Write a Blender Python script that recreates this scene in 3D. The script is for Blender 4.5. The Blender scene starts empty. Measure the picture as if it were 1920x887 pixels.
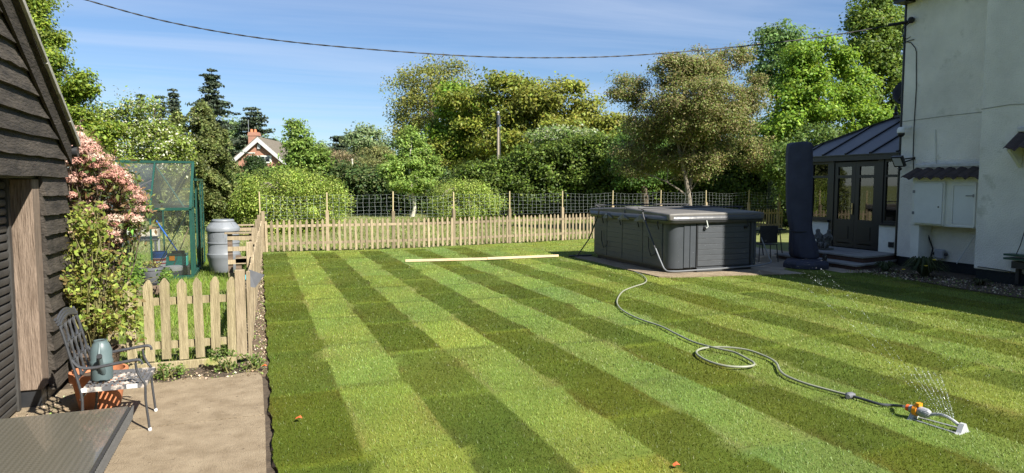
import bpy, math, random
import numpy as np
from mathutils import Vector, Matrix
R = math.radians
random.seed(7)
rng = np.random.default_rng(11)
scn = bpy.context.scene
col = scn.collection

# ---------------------------------------------------------------- camera
FOC, CX, CY, CAMH, HOR, XV = 1276.0, 960.0, 443.5, 1.88, 346.0, 486.0
PITCH = math.atan((CY - HOR) / FOC)
YAW = math.atan((CX - XV) / math.hypot(FOC, CY - HOR))
cam = bpy.data.cameras.new('camera')
camo = bpy.data.objects.new('camera', cam)
col.objects.link(camo)
camo.location = (0, 0, CAMH)
camo.rotation_euler = (R(90) - PITCH, 0, -YAW)
cam.sensor_width = 36
cam.lens = FOC / 1920 * 36
cam.clip_start = 0.05
cam.clip_end = 2000
scn.camera = camo

# ---------------------------------------------------------------- light
SUN_AZ = math.atan2(-0.455, 0.89)      # horizontal direction the light travels, from +Y
SUN_EL = R(43)
sd = bpy.data.lights.new('sun', 'SUN')
sd.energy = 5.0
sd.angle = R(0.53)
sd.color = (1.0, 0.95, 0.86)
so = bpy.data.objects.new('sun', sd)
col.objects.link(so)
ldir = Vector((-0.455, 0.89, 0)).normalized() * math.cos(SUN_EL) + Vector((0, 0, -math.sin(SUN_EL)))
so.rotation_euler = ldir.to_track_quat('-Z', 'Y').to_euler()
so.location = (20, -30, 40)

world = bpy.data.worlds.new('World')
scn.world = world
world.use_nodes = True
wn, wl = world.node_tree.nodes, world.node_tree.links
wn.clear()
wo = wn.new('ShaderNodeOutputWorld')
bg = wn.new('ShaderNodeBackground')
sky = wn.new('ShaderNodeTexSky')
sky.sky_type = 'NISHITA'
sky.sun_disc = False
sky.sun_elevation = SUN_EL
sky.sun_rotation = math.atan2(0.455, -0.89)
sky.air_density = 1.0
sky.dust_density = 0.3
sky.ozone_density = 2.0
sky.altitude = 50
# thin cirrus: noise over the real sky directions, projected on a high flat layer
tc = wn.new('ShaderNodeTexCoord')
sep = wn.new('ShaderNodeSeparateXYZ')
wl.new(tc.outputs['Generated'], sep.inputs[0])
mx = wn.new('ShaderNodeMath'); mx.operation = 'MAXIMUM'; mx.inputs[1].default_value = 0.03
wl.new(sep.outputs[2], mx.inputs[0])
dv = wn.new('ShaderNodeVectorMath'); dv.operation = 'DIVIDE'
cmb = wn.new('ShaderNodeCombineXYZ')
for i in range(3): wl.new(mx.outputs[0], cmb.inputs[i])
wl.new(tc.outputs['Generated'], dv.inputs[0]); wl.new(cmb.outputs[0], dv.inputs[1])
mp = wn.new('ShaderNodeMapping')
mp.inputs['Rotation'].default_value = (0, 0, R(62))
mp.inputs['Scale'].default_value = (0.16, 0.75, 0)
wl.new(dv.outputs[0], mp.inputs[0])
n1 = wn.new('ShaderNodeTexNoise'); n1.inputs['Scale'].default_value = 1.1
n1.inputs['Detail'].default_value = 8; n1.inputs['Roughness'].default_value = 0.55
n1.inputs['Distortion'].default_value = 0.6
wl.new(mp.outputs[0], n1.inputs['Vector'])
cr = wn.new('ShaderNodeValToRGB')
cr.color_ramp.elements[0].position = 0.41; cr.color_ramp.elements[0].color = (0, 0, 0, 1)
cr.color_ramp.elements[1].position = 0.85; cr.color_ramp.elements[1].color = (0.5, 0.5, 0.5, 1)
wl.new(n1.outputs['Fac'], cr.inputs[0])
cmx = wn.new('ShaderNodeMix'); cmx.data_type = 'RGBA'
cmx.inputs['B'].default_value = (6.2, 7.0, 8.6, 1)
wl.new(cr.outputs[0], cmx.inputs['Factor'])
tint = wn.new('ShaderNodeMix'); tint.data_type = 'RGBA'; tint.blend_type = 'MULTIPLY'
tint.inputs['Factor'].default_value = 1.0
tint.inputs['B'].default_value = (0.80, 0.93, 1.11, 1)
wl.new(sky.outputs[0], tint.inputs['A'])
wl.new(tint.outputs['Result'], cmx.inputs['A'])
wl.new(cmx.outputs['Result'], bg.inputs[0])
bg.inputs[1].default_value = 0.054
wl.new(bg.outputs[0], wo.inputs[0])

vs = scn.view_settings
vs.view_transform = 'Standard'
vs.look = 'None'
vs.exposure = 1.18
vs.gamma = 1.0
vs.use_curve_mapping = False
cyc = scn.cycles
cyc.max_bounces = 8
cyc.diffuse_bounces = 3
cyc.glossy_bounces = 3
cyc.transmission_bounces = 4
cyc.transparent_max_bounces = 12
cyc.caustics_reflective = False
cyc.caustics_refractive = False
cyc.sample_clamp_indirect = 6
try:
    cyc.use_denoising = True
except Exception:
    pass

# ---------------------------------------------------------------- measured positions -> world metres
_cp, _sp, _cy, _sy = math.cos(PITCH), math.sin(PITCH), math.cos(YAW), math.sin(YAW)
_fw = Vector((_sy * _cp, _cy * _cp, -_sp)); _rt = Vector((_cy, -_sy, 0)); _up = _rt.cross(_fw)
_C = Vector((0, 0, CAMH))
def ray(x, y): return _fw + _rt * ((x - CX) / FOC) + _up * ((CY - y) / FOC)
def gnd(x, y, z=0.0):
    d = ray(x, y); return _C + d * ((z - CAMH) / d.z)
def atd(x, y, D): return _C + ray(x, y) * D
def aty(x, y, Y):
    d = ray(x, y); return _C + d * (Y / d.y)
def atx(x, y, X):
    d = ray(x, y); return _C + d * (X / d.x)

# ---------------------------------------------------------------- materials
def mat(name, c, rough=0.7, noise=None, bump=None, metallic=0.0, spec=0.4, rand=0.0, stretch=(1, 1, 1),
        c2=None, spots=None, coord='Object', coat=0.0, trans=0.0):
    m = bpy.data.materials.new(name); m.use_nodes = True
    nt = m.node_tree; N, L = nt.nodes, nt.links
    b = N['Principled BSDF']
    b.inputs['Roughness'].default_value = rough
    b.inputs['Metallic'].default_value = metallic
    b.inputs['Specular IOR Level'].default_value = spec
    if coat: b.inputs['Coat Weight'].default_value = coat
    c = tuple(c) + (1,)
    t = N.new('ShaderNodeTexCoord'); mp = N.new('ShaderNodeMapping')
    mp.inputs['Scale'].default_value = stretch
    if rand:
        oi = N.new('ShaderNodeObjectInfo')
        ad = N.new('ShaderNodeVectorMath'); ad.operation = 'ADD'
        mu = N.new('ShaderNodeMath'); mu.operation = 'MULTIPLY'; mu.inputs[1].default_value = 37.0
        L.new(oi.outputs['Random'], mu.inputs[0])
        L.new(t.outputs[coord], ad.inputs[0]); L.new(mu.outputs[0], ad.inputs[1])
        L.new(ad.outputs[0], mp.inputs[0])
    else:
        L.new(t.outputs[coord], mp.inputs[0])
    out = None
    if noise:
        sc, amt = noise
        n = N.new('ShaderNodeTexNoise'); n.inputs['Scale'].default_value = sc
        n.inputs['Detail'].default_value = 7; n.inputs['Roughness'].default_value = 0.62
        L.new(mp.outputs[0], n.inputs['Vector'])
        r = N.new('ShaderNodeValToRGB')
        r.color_ramp.elements[0].position = 0.3; r.color_ramp.elements[1].position = 0.7
        if c2 is None:
            c2 = tuple(min(1, x * (1 + amt)) for x in c[:3]); c1 = tuple(x * (1 - amt) for x in c[:3])
        else:
            c1 = c[:3]
        r.color_ramp.elements[0].color = tuple(c1) + (1,)
        r.color_ramp.elements[1].color = tuple(c2) + (1,)
        L.new(n.outputs['Fac'], r.inputs[0]); out = r.outputs[0]
    if spots:
        sc, thr, sc_col = spots
        n = N.new('ShaderNodeTexNoise'); n.inputs['Scale'].default_value = sc
        n.inputs['Detail'].default_value = 5; n.inputs['Roughness'].default_value = 0.6
        L.new(t.outputs[coord], n.inputs['Vector'])
        r = N.new('ShaderNodeValToRGB')
        r.color_ramp.elements[0].position = thr; r.color_ramp.elements[1].position = min(1, thr + 0.1)
        r.color_ramp.elements[0].color = (0, 0, 0, 1); r.color_ramp.elements[1].color = (1, 1, 1, 1)
        L.new(n.outputs['Fac'], r.inputs[0])
        mxn = N.new('ShaderNodeMix'); mxn.data_type = 'RGBA'
        L.new(r.outputs[0], mxn.inputs['Factor'])
        if out: L.new(out, mxn.inputs['A'])
        else: mxn.inputs['A'].default_value = c
        mxn.inputs['B'].default_value = tuple(sc_col) + (1,)
        out = mxn.outputs['Result']
    if rand:
        hs = N.new('ShaderNodeHueSaturation')
        mr = N.new('ShaderNodeMapRange'); mr.inputs['To Min'].default_value = 1 - rand; mr.inputs['To Max'].default_value = 1 + rand
        L.new(oi.outputs['Random'], mr.inputs['Value']); L.new(mr.outputs[0], hs.inputs['Value'])
        if out: L.new(out, hs.inputs['Color'])
        else: hs.inputs['Color'].default_value = c
        out = hs.outputs[0]
    if out: L.new(out, b.inputs['Base Color'])
    else: b.inputs['Base Color'].default_value = c
    if bump:
        sc, st = bump
        n = N.new('ShaderNodeTexNoise'); n.inputs['Scale'].default_value = sc; n.inputs['Detail'].default_value = 6
        L.new(mp.outputs[0], n.inputs['Vector'])
        bm_ = N.new('ShaderNodeBump'); bm_.inputs['Strength'].default_value = st; bm_.inputs['Distance'].default_value = 0.02
        L.new(n.outputs['Fac'], bm_.inputs['Height']); L.new(bm_.outputs[0], b.inputs['Normal'])
    return m

def attr_mat(name, transl=0.35, rough=0.6, spec=0.25):
    m = bpy.data.materials.new(name); m.use_nodes = True
    N, L = m.node_tree.nodes, m.node_tree.links
    b = N['Principled BSDF']; o = N['Material Output']
    b.inputs['Roughness'].default_value = rough; b.inputs['Specular IOR Level'].default_value = spec
    a = N.new('ShaderNodeAttribute'); a.attribute_name = 'col'
    L.new(a.outputs['Color'], b.inputs['Base Color'])
    if transl:
        t = N.new('ShaderNodeBsdfTranslucent')
        hs = N.new('ShaderNodeHueSaturation'); hs.inputs['Value'].default_value = 1.25; hs.inputs['Hue'].default_value = 0.49
        L.new(a.outputs['Color'], hs.inputs['Color']); L.new(hs.outputs[0], t.inputs['Color'])
        mx_ = N.new('ShaderNodeMixShader'); mx_.inputs[0].default_value = transl
        L.new(b.outputs[0], mx_.inputs[1]); L.new(t.outputs[0], mx_.inputs[2]); L.new(mx_.outputs[0], o.inputs[0])
    return m

def glass_mat(name, dirt=0.1, dirtcol=(0.5, 0.52, 0.48), tint=(1, 1, 1), ior=1.5, gl=1.0, dscale=1.5):
    m = bpy.data.materials.new(name); m.use_nodes = True
    N, L = m.node_tree.nodes, m.node_tree.links
    N.clear(); o = N.new('ShaderNodeOutputMaterial')
    tr = N.new('ShaderNodeBsdfTransparent'); tr.inputs[0].default_value = tuple(tint) + (1,)
    g = N.new('ShaderNodeBsdfGlossy'); g.inputs['Roughness'].default_value = 0.02
    fr = N.new('ShaderNodeFresnel'); fr.inputs[0].default_value = ior
    mu = N.new('ShaderNodeMath'); mu.operation = 'MULTIPLY'; mu.inputs[1].default_value = gl; mu.use_clamp = True
    L.new(fr.outputs[0], mu.inputs[0])
    m1 = N.new('ShaderNodeMixShader'); L.new(mu.outputs[0], m1.inputs[0]); L.new(tr.outputs[0], m1.inputs[1]); L.new(g.outputs[0], m1.inputs[2])
    d = N.new('ShaderNodeBsdfDiffuse'); d.inputs[0].default_value = tuple(dirtcol) + (1,)
    t = N.new('ShaderNodeTexCoord'); n = N.new('ShaderNodeTexNoise'); n.inputs['Scale'].default_value = dscale; n.inputs['Detail'].default_value = 6
    L.new(t.outputs['Object'], n.inputs['Vector'])
    mr = N.new('ShaderNodeMapRange'); mr.inputs['From Min'].default_value = 0.3; mr.inputs['From Max'].default_value = 0.75
    mr.inputs['To Min'].default_value = dirt * 0.5; mr.inputs['To Max'].default_value = dirt * 1.6
    L.new(n.outputs['Fac'], mr.inputs['Value'])
    m2 = N.new('ShaderNodeMixShader'); L.new(mr.outputs[0], m2.inputs[0]); L.new(m1.outputs[0], m2.inputs[1]); L.new(d.outputs[0], m2.inputs[2])
    L.new(m2.outputs[0], o.inputs[0])
    return m

M = {}
M['turf'] = attr_mat('turf_sheet', 0, 0.9, 0.1)
M['blade'] = attr_mat('grass_blade', 0.3, 0.5, 0.35)
M['leaf'] = attr_mat('leaf', 0.38, 0.55, 0.3)
M['needle'] = attr_mat('needle', 0.12, 0.6, 0.2)
M['flower'] = attr_mat('flower', 0.3, 0.8, 0.1)
M['field'] = mat('field_ground', (0.11, 0.135, 0.03), 0.95, c2=(0.19, 0.20, 0.065), noise=(0.5, 0.4), bump=(14, 0.8), spots=(1.7, 0.66, (0.24, 0.20, 0.10)), coord='Object')
M['concrete'] = mat('patio_concrete', (0.21, 0.158, 0.098), 0.92, noise=(5, 0.3), c2=(0.34, 0.27, 0.18), bump=(120, 0.9), spots=(26, 0.62, (0.13, 0.095, 0.062)))
M['soil'] = mat('soil', (0.07, 0.048, 0.03), 0.95, noise=(9, 0.5), c2=(0.17, 0.12, 0.075), bump=(35, 1.0), spots=(30, 0.68, (0.4, 0.34, 0.24)))
M['darksoil'] = mat('dark_soil', (0.045, 0.033, 0.022), 0.95, noise=(9, 0.5), c2=(0.1, 0.075, 0.05), bump=(35, 1.0))
M['flag'] = mat('paving_flag', (0.33, 0.27, 0.2), 0.9, noise=(3, 0.25), bump=(40, 0.3), spots=(40, 0.7, (0.42, 0.4, 0.37)))
M['flaggrey'] = mat('grey_flag', (0.26, 0.255, 0.24), 0.85, noise=(4, 0.25), bump=(40, 0.3))
M['bark'] = mat('bark', (0.11, 0.085, 0.06), 0.95, noise=(5, 0.45), stretch=(3, 3, 0.8), bump=(18, 0.9))
M['palebark'] = mat('pale_bark', (0.5, 0.46, 0.38), 0.9, noise=(7, 0.4), bump=(10, 0.3))
M['twig'] = mat('grey_twig', (0.22, 0.19, 0.15), 0.9, noise=(8, 0.3))
M['stem'] = mat('green_stem', (0.13, 0.12, 0.04), 0.8, noise=(8, 0.3))
M['fence'] = mat('fence_wood', (0.20, 0.155, 0.095), 0.9, noise=(6, 0.3), c2=(0.39, 0.315, 0.205), rand=0.3, stretch=(6, 6, 0.6), bump=(20, 0.6), spots=(5, 0.68, (0.2, 0.2, 0.09)))
M['fencegreen'] = mat('mossy_fence_wood', (0.19, 0.155, 0.085), 0.9, noise=(5, 0.3), c2=(0.38, 0.32, 0.19), rand=0.12, stretch=(7, 7, 0.5), bump=(22, 0.7), spots=(3.2, 0.56, (0.27, 0.27, 0.09)))
M['barnboard'] = mat('weathered_black_board', (0.022, 0.019, 0.016), 0.8, noise=(3.2, 0.5), c2=(0.080, 0.067, 0.054), rand=0.25, stretch=(3, 0.9, 4), bump=(14, 0.7), spec=0.3)
M['barnpost'] = mat('weathered_post', (0.12, 0.085, 0.06), 0.85, noise=(3.5, 0.4), c2=(0.27, 0.205, 0.155), stretch=(9, 9, 0.7), bump=(12, 0.9), spots=(4, 0.66, (0.07, 0.055, 0.045)))
M['verge'] = mat('verge_tile', (0.30, 0.29, 0.25), 0.85, noise=(5, 0.2), rand=0.1, bump=(30, 0.3))
M['shutter'] = mat('roller_shutter', (0.045, 0.043, 0.04), 0.55, noise=(4, 0.3), spec=0.5)
M['blackpl'] = mat('black_plastic', (0.02, 0.021, 0.023), 0.45, noise=(10, 0.3), spec=0.5)
M['rooftile'] = mat('clay_roof_tile', (0.09, 0.05, 0.035), 0.8, noise=(8, 0.3), bump=(25, 0.5))
M['render'] = mat('white_render', (0.74, 0.72, 0.64), 0.9, noise=(0.9, 0.15), bump=(45, 1.0), spots=(2.6, 0.60, (0.60, 0.59, 0.50)))
M['render2'] = mat('smooth_white_render', (0.74, 0.74, 0.66), 0.9, noise=(2, 0.10), bump=(35, 0.5), spots=(4, 0.66, (0.6, 0.59, 0.5)))
M['plinth'] = mat('black_plinth', (0.008, 0.012, 0.013), 0.7, noise=(4, 0.4), bump=(30, 0.5))
M['whitepaint'] = mat('white_painted_door', (0.66, 0.68, 0.64), 0.55, noise=(3, 0.06), spots=(9, 0.74, (0.42, 0.4, 0.34)))
M['pantile'] = mat('dark_pantile', (0.05, 0.036, 0.032), 0.75, noise=(7, 0.35), bump=(30, 0.5))
M['flashing'] = mat('cement_flashing', (0.5, 0.5, 0.49), 0.9, noise=(6, 0.15), bump=(30, 0.5))
M['upvc'] = mat('black_frame', (0.008, 0.0085, 0.010), 0.4, spec=0.5)
M['slate'] = mat('grey_blue_roof_panel', (0.085, 0.09, 0.10), 0.45, noise=(2, 0.15), spec=0.5)
M['darkroom'] = mat('dark_interior', (0.05, 0.05, 0.048), 0.9)
M['green'] = mat('green_aluminium', (0.012, 0.06, 0.045), 0.4, noise=(5, 0.15), spec=0.5)
M['ghglass'] = glass_mat('greenhouse_glass', 0.025, (0.45, 0.5, 0.42), gl=0.8)
M['ghroof'] = glass_mat('greenhouse_roof_glass', 0.13, (0.30, 0.32, 0.27), gl=0.3)
M['consglass'] = glass_mat('conservatory_glass', 0.01, (0.3, 0.3, 0.3), tint=(0.72, 0.76, 0.72), gl=2.4, ior=1.6)
M['winglass'] = glass_mat('window_glass', 0.05, (0.3, 0.35, 0.4), tint=(0.4, 0.42, 0.45), gl=2.0)
M['butt'] = mat('grey_plastic_barrel', (0.19, 0.205, 0.22), 0.42, noise=(3, 0.1), spec=0.5)
M['tubpanel'] = mat('grey_tub_panel', (0.06, 0.066, 0.073), 0.5, noise=(5, 0.12), spec=0.5, stretch=(1, 1, 6), bump=(30, 0.12))
M['tubcorner'] = mat('grey_tub_corner', (0.055, 0.061, 0.069), 0.38, noise=(3, 0.1), spec=0.5)
M['tubcover'] = mat('tub_cover_vinyl', (0.12, 0.112, 0.10), 0.55, noise=(3, 0.2), spec=0.5, bump=(5, 0.4), spots=(9, 0.66, (0.20, 0.19, 0.17)))
M['tubcover_side'] = mat('tub_cover_skirt', (0.062, 0.064, 0.068), 0.36, noise=(4, 0.15), spec=0.6, bump=(5, 0.4))
M['strap'] = mat('black_strap', (0.015, 0.015, 0.017), 0.6)
M['bar'] = mat('black_metal_bar', (0.03, 0.03, 0.032), 0.35, spec=0.6)
M['greybar'] = mat('grey_metal_bar', (0.22, 0.23, 0.24), 0.35, spec=0.6, metallic=0.3)
M['whitepl'] = mat('white_plastic', (0.75, 0.75, 0.73), 0.4, noise=(20, 0.05))
M['hose'] = mat('hose_grey_green', (0.26, 0.27, 0.20), 0.4, noise=(2, 0.15), spec=0.5)
M['hosecon'] = mat('hose_dark', (0.05, 0.055, 0.06), 0.4)
M['greypl'] = mat('grey_plastic', (0.30, 0.31, 0.33), 0.4, spec=0.5)
M['lightgrey'] = mat('light_grey_plastic', (0.42, 0.43, 0.44), 0.4)
M['orange'] = mat('orange_plastic', (0.85, 0.30, 0.02), 0.4)
M['redorange'] = mat('red_orange_plastic', (0.75, 0.12, 0.03), 0.4)
M['timber'] = mat('fresh_pine', (0.55, 0.41, 0.24), 0.7, noise=(4, 0.15), c2=(0.68, 0.54, 0.35), stretch=(0.4, 6, 6), rand=0.06)
M['cast'] = mat('cast_metal_chair', (0.045, 0.047, 0.052), 0.42, noise=(30, 0.25), spec=0.6, rand=0.05)
M['castworn'] = mat('worn_cast_seat', (0.10, 0.10, 0.105), 0.6, noise=(20, 0.25), spots=(9, 0.50, (0.50, 0.44, 0.38)))
M['wornwhite'] = mat('bared_white_metal', (0.62, 0.62, 0.62), 0.6, spots=(40, 0.62, (0.1, 0.1, 0.1)))
M['can'] = mat('grey_green_can', (0.10, 0.14, 0.145), 0.42, noise=(4, 0.08), spec=0.5)
M['terra'] = mat('terracotta', (0.48, 0.185, 0.085), 0.8, noise=(5, 0.18), bump=(30, 0.2), spots=(6, 0.7, (0.52, 0.3, 0.2)))
M['rattan'] = mat('dark_rattan', (0.035, 0.033, 0.03), 0.6, noise=(60, 0.4))
M['darkpot'] = mat('charcoal_pot', (0.125, 0.13, 0.145), 0.6, noise=(4, 0.2))
M['cover'] = mat('navy_parasol_cover', (0.035, 0.038, 0.06), 0.7, noise=(3, 0.2), bump=(5, 0.35))
M['stone'] = mat('stone_statue', (0.13, 0.125, 0.11), 0.9, noise=(10, 0.35), bump=(30, 0.6))
M['cable'] = mat('black_cable', (0.012, 0.012, 0.013), 0.6)
M['wire'] = mat('galvanised_wire', (0.44, 0.48, 0.46), 0.45, metallic=0.2, spec=0.5)
M['stake'] = mat('stake_wood', (0.42, 0.35, 0.2), 0.9, noise=(7, 0.2), stretch=(6, 6, 0.6), rand=0.1)
M['grey_pole'] = mat('pole_wood', (0.30, 0.26, 0.2), 0.9, noise=(5, 0.2))
M['antenna'] = mat('antenna_metal', (0.35, 0.36, 0.37), 0.4, metallic=0.6)
M['blue'] = mat('blue_plastic', (0.02, 0.12, 0.45), 0.4)
M['red'] = mat('red_plastic', (0.5, 0.03, 0.04), 0.5)
M['teal'] = mat('teal_plastic', (0.02, 0.25, 0.20), 0.45)
M['tealblue'] = mat('teal_blue_handle', (0.10, 0.38, 0.42), 0.45)
M['bag'] = mat('compost_bag', (0.55, 0.6, 0.5), 0.5, noise=(3, 0.2), spots=(5, 0.58, (0.15, 0.42, 0.12)), bump=(6, 0.5))
M['limebag'] = mat('lime_green_bag', (0.25, 0.6, 0.08), 0.5, spots=(5, 0.6, (0.1, 0.25, 0.6)))
M['galv'] = mat('galvanised_staging', (0.34, 0.35, 0.36), 0.5, metallic=0.3)
M['blackwood'] = mat('old_dark_sleeper', (0.14, 0.10, 0.07), 0.9, noise=(5, 0.4), stretch=(0.6, 5, 5), bump=(15, 0.7))
M['redleaf'] = mat('fallen_red_leaf', (0.5, 0.10, 0.03), 0.7, noise=(30, 0.3))
M['drop'] = mat('water_drop', (0.85, 0.9, 0.92), 0.05, spec=1.0)

def brick_mat(name, c1, c2, mortar, scale=4.5):
    m = bpy.data.materials.new(name); m.use_nodes = True
    N, L = m.node_tree.nodes, m.node_tree.links; b = N['Principled BSDF']; b.inputs['Roughness'].default_value = 0.9
    t = N.new('ShaderNodeTexCoord'); s = N.new('ShaderNodeSeparateXYZ'); a = N.new('ShaderNodeMath'); a.operation = 'ADD'
    L.new(t.outputs['Object'], s.inputs[0]); L.new(s.outputs[0], a.inputs[0]); L.new(s.outputs[1], a.inputs[1])
    c = N.new('ShaderNodeCombineXYZ'); L.new(a.outputs[0], c.inputs[0]); L.new(s.outputs[2], c.inputs[1])
    bt = N.new('ShaderNodeTexBrick'); bt.inputs['Scale'].default_value = scale
    bt.inputs['Color1'].default_value = tuple(c1) + (1,); bt.inputs['Color2'].default_value = tuple(c2) + (1,); bt.inputs['Mortar'].default_value = tuple(mortar) + (1,)
    bt.inputs['Mortar Size'].default_value = 0.02; bt.inputs['Row Height'].default_value = 0.34; bt.inputs['Brick Width'].default_value = 1.0
    L.new(c.outputs[0], bt.inputs['Vector']); L.new(bt.outputs['Color'], b.inputs['Base Color'])
    return m
M['brick'] = brick_mat('orange_brick', (0.40, 0.19, 0.12), (0.31, 0.14, 0.095), (0.35, 0.28, 0.22))
M['darkbrick'] = brick_mat('dark_brick', (0.10, 0.05, 0.035), (0.07, 0.035, 0.03), (0.09, 0.08, 0.07))

# table-top glass over a woven pattern
def weave_mat():
    m = mat('smoked_table_glass', (0.10, 0.095, 0.075), 0.12, noise=(5, 0.12), spec=0.6, coat=0.6)
    N, L = m.node_tree.nodes, m.node_tree.links; b = N['Principled BSDF']
    t = N.new('ShaderNodeTexCoord'); mp = N.new('ShaderNodeMapping'); mp.inputs['Rotation'].default_value = (0, 0, R(45)); mp.inputs['Scale'].default_value = (60, 60, 60)
    L.new(t.outputs['Object'], mp.inputs[0])
    c = N.new('ShaderNodeTexChecker'); c.inputs['Scale'].default_value = 1.0
    c.inputs['Color1'].default_value = (0.095, 0.088, 0.066, 1); c.inputs['Color2'].default_value = (0.125, 0.115, 0.09, 1)
    L.new(mp.outputs[0], c.inputs['Vector']); L.new(c.outputs['Color'], b.inputs['Base Color'])
    n = N.new('ShaderNodeTexNoise'); n.inputs['Scale'].default_value = 3; L.new(t.outputs['Object'], n.inputs['Vector'])
    mr = N.new('ShaderNodeMapRange'); mr.inputs['To Min'].default_value = 0.08; mr.inputs['To Max'].default_value = 0.4
    L.new(n.outputs['Fac'], mr.inputs['Value']); L.new(mr.outputs[0], b.inputs['Roughness'])
    return m
M['tabletop'] = weave_mat()
# ---------------------------------------------------------------- mesh building
ORG = {}
class MB:
    def __init__(s): s.v = []; s.f = []
    def add(s, v, f):
        n = len(s.v); s.v += [tuple(p) for p in v]; s.f += [tuple(i + n for i in q) for q in f]; return s
    def box(s, x0, x1, y0, y1, z0, z1, rz=0, c=None):
        v = [(x, y, z) for z in (z0, z1) for y in (y0, y1) for x in (x0, x1)]
        if rz:
            c = c or ((x0 + x1) / 2, (y0 + y1) / 2); ca, sa = math.cos(rz), math.sin(rz)
            v = [(c[0] + (x - c[0]) * ca - (y - c[1]) * sa, c[1] + (x - c[0]) * sa + (y - c[1]) * ca, z) for x, y, z in v]
        return s.add(v, [(0, 2, 3, 1), (4, 5, 7, 6), (0, 1, 5, 4), (2, 6, 7, 3), (0, 4, 6, 2), (1, 3, 7, 5)])
    def bar(s, a, b, w, h=None, up=(0, 0, 1)):
        a, b, up = Vector(a), Vector(b), Vector(up); h = h or w
        d = (b - a).normalized()
        if abs(d.dot(up)) > 0.98: up = Vector((0, 1, 0))
        x = d.cross(up).normalized() * (w / 2); y = d.cross(x).normalized() * (h / 2)
        v = [p + i * x + j * y for p in (a, b) for i, j in ((-1, -1), (1, -1), (1, 1), (-1, 1))]
        return s.add(v, [(3, 2, 1, 0), (4, 5, 6, 7), (0, 1, 5, 4), (1, 2, 6, 5), (2, 3, 7, 6), (3, 0, 4, 7)])
    def tube(s, pts, r, n=8, cap=True):
        pts = [Vector(p) for p in pts]; k = len(pts)
        rs = r if isinstance(r, (list, tuple)) else [r] * k
        up = Vector((0, 0, 1)); prev = None; v = []
        for i, p in enumerate(pts):
            d = (pts[min(i + 1, k - 1)] - pts[max(i - 1, 0)])
            d = d.normalized() if d.length > 1e-9 else Vector((0, 0, 1))
            if prev is None:
                a = d.orthogonal().normalized()
            else:
                a = prev - d * prev.dot(d)
                a = a.normalized() if a.length > 1e-6 else d.orthogonal().normalized()
            prev = a; b = d.cross(a)
            for j in range(n):
                t = 2 * math.pi * j / n
                v.append(p + (a * math.cos(t) + b * math.sin(t)) * rs[i])
        f = [(i * n + j, i * n + (j + 1) % n, (i + 1) * n + (j + 1) % n, (i + 1) * n + j) for i in range(k - 1) for j in range(n)]
        if cap: f += [tuple(range(n - 1, -1, -1)), tuple(range((k - 1) * n, k * n))]
        return s.add(v, f)
    def lathe(s, prof, n=24, c=(0, 0), sx=1, sy=1, close=True, rib=None):
        v = []; k = len(prof)
        for i, (r, z) in enumerate(prof):
            for j in range(n):
                t = 2 * math.pi * j / n
                rr = r * (1 + (rib(t, z) if rib else 0))
                v.append((c[0] + rr * sx * math.cos(t), c[1] + rr * sy * math.sin(t), z))
        f = [(i * n + j, i * n + (j + 1) % n, (i + 1) * n + (j + 1) % n, (i + 1) * n + j) for i in range(k - 1) for j in range(n)]
        if close: f += [tuple(range(n - 1, -1, -1)), tuple(range((k - 1) * n, k * n))]
        return s.add(v, f)
    def prism(s, poly, a, b, axis='y'):
        n = len(poly)
        def P(p, t): return (p[0], t, p[1]) if axis == 'y' else ((t, p[0], p[1]) if axis == 'x' else (p[0], p[1], t))
        v = [P(p, a) for p in poly] + [P(p, b) for p in poly]
        return s.add(v, [tuple(range(n - 1, -1, -1)), tuple(range(n, 2 * n))] + [(i, (i + 1) % n, (i + 1) % n + n, i + n) for i in range(n)])
    def sphere(s, c, r, sx=1, sy=1, sz=1, n=12, m=8):
        v = []; f = []
        for i in range(m + 1):
            ph = math.pi * i / m
            for j in range(n):
                t = 2 * math.pi * j / n
                v.append((c[0] + r * sx * math.sin(ph) * math.cos(t), c[1] + r * sy * math.sin(ph) * math.sin(t), c[2] + r * sz * math.cos(ph)))
        f = [(i * n + j, (i + 1) * n + j, (i + 1) * n + (j + 1) % n, i * n + (j + 1) % n) for i in range(m) for j in range(n)]
        return s.add(v, f)
    def mesh(s, name, m, smooth=False, off=(0, 0, 0), bevel=0):
        me = bpy.data.meshes.new(name)
        me.from_pydata([(x - off[0], y - off[1], z - off[2]) for x, y, z in s.v], [], s.f)
        me.validate(); me.update()
        import bmesh
        b = bmesh.new(); b.from_mesh(me)
        bmesh.ops.recalc_face_normals(b, faces=b.faces)
        b.to_mesh(me); b.free()
        if smooth:
            me.polygons.foreach_set('use_smooth', [True] * len(me.polygons))
            try: me.set_sharp_from_angle(angle=R(38))
            except Exception: pass
        me.materials.append(m)
        return me
    def build(s, name, m, parent=None, smooth=False, world=True, bevel=0.0):
        off = ORG.get(parent.name, (0, 0, 0)) if (parent and world) else (0, 0, 0)
        me = s.mesh(name, m, smooth, off)
        o = bpy.data.objects.new(name, me); col.objects.link(o)
        if parent: o.parent = parent; ORG[o.name] = off
        if bevel:
            bv = o.modifiers.new('bevel', 'BEVEL'); bv.width = bevel; bv.segments = 2; bv.limit_method = 'ANGLE'
        return o

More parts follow.
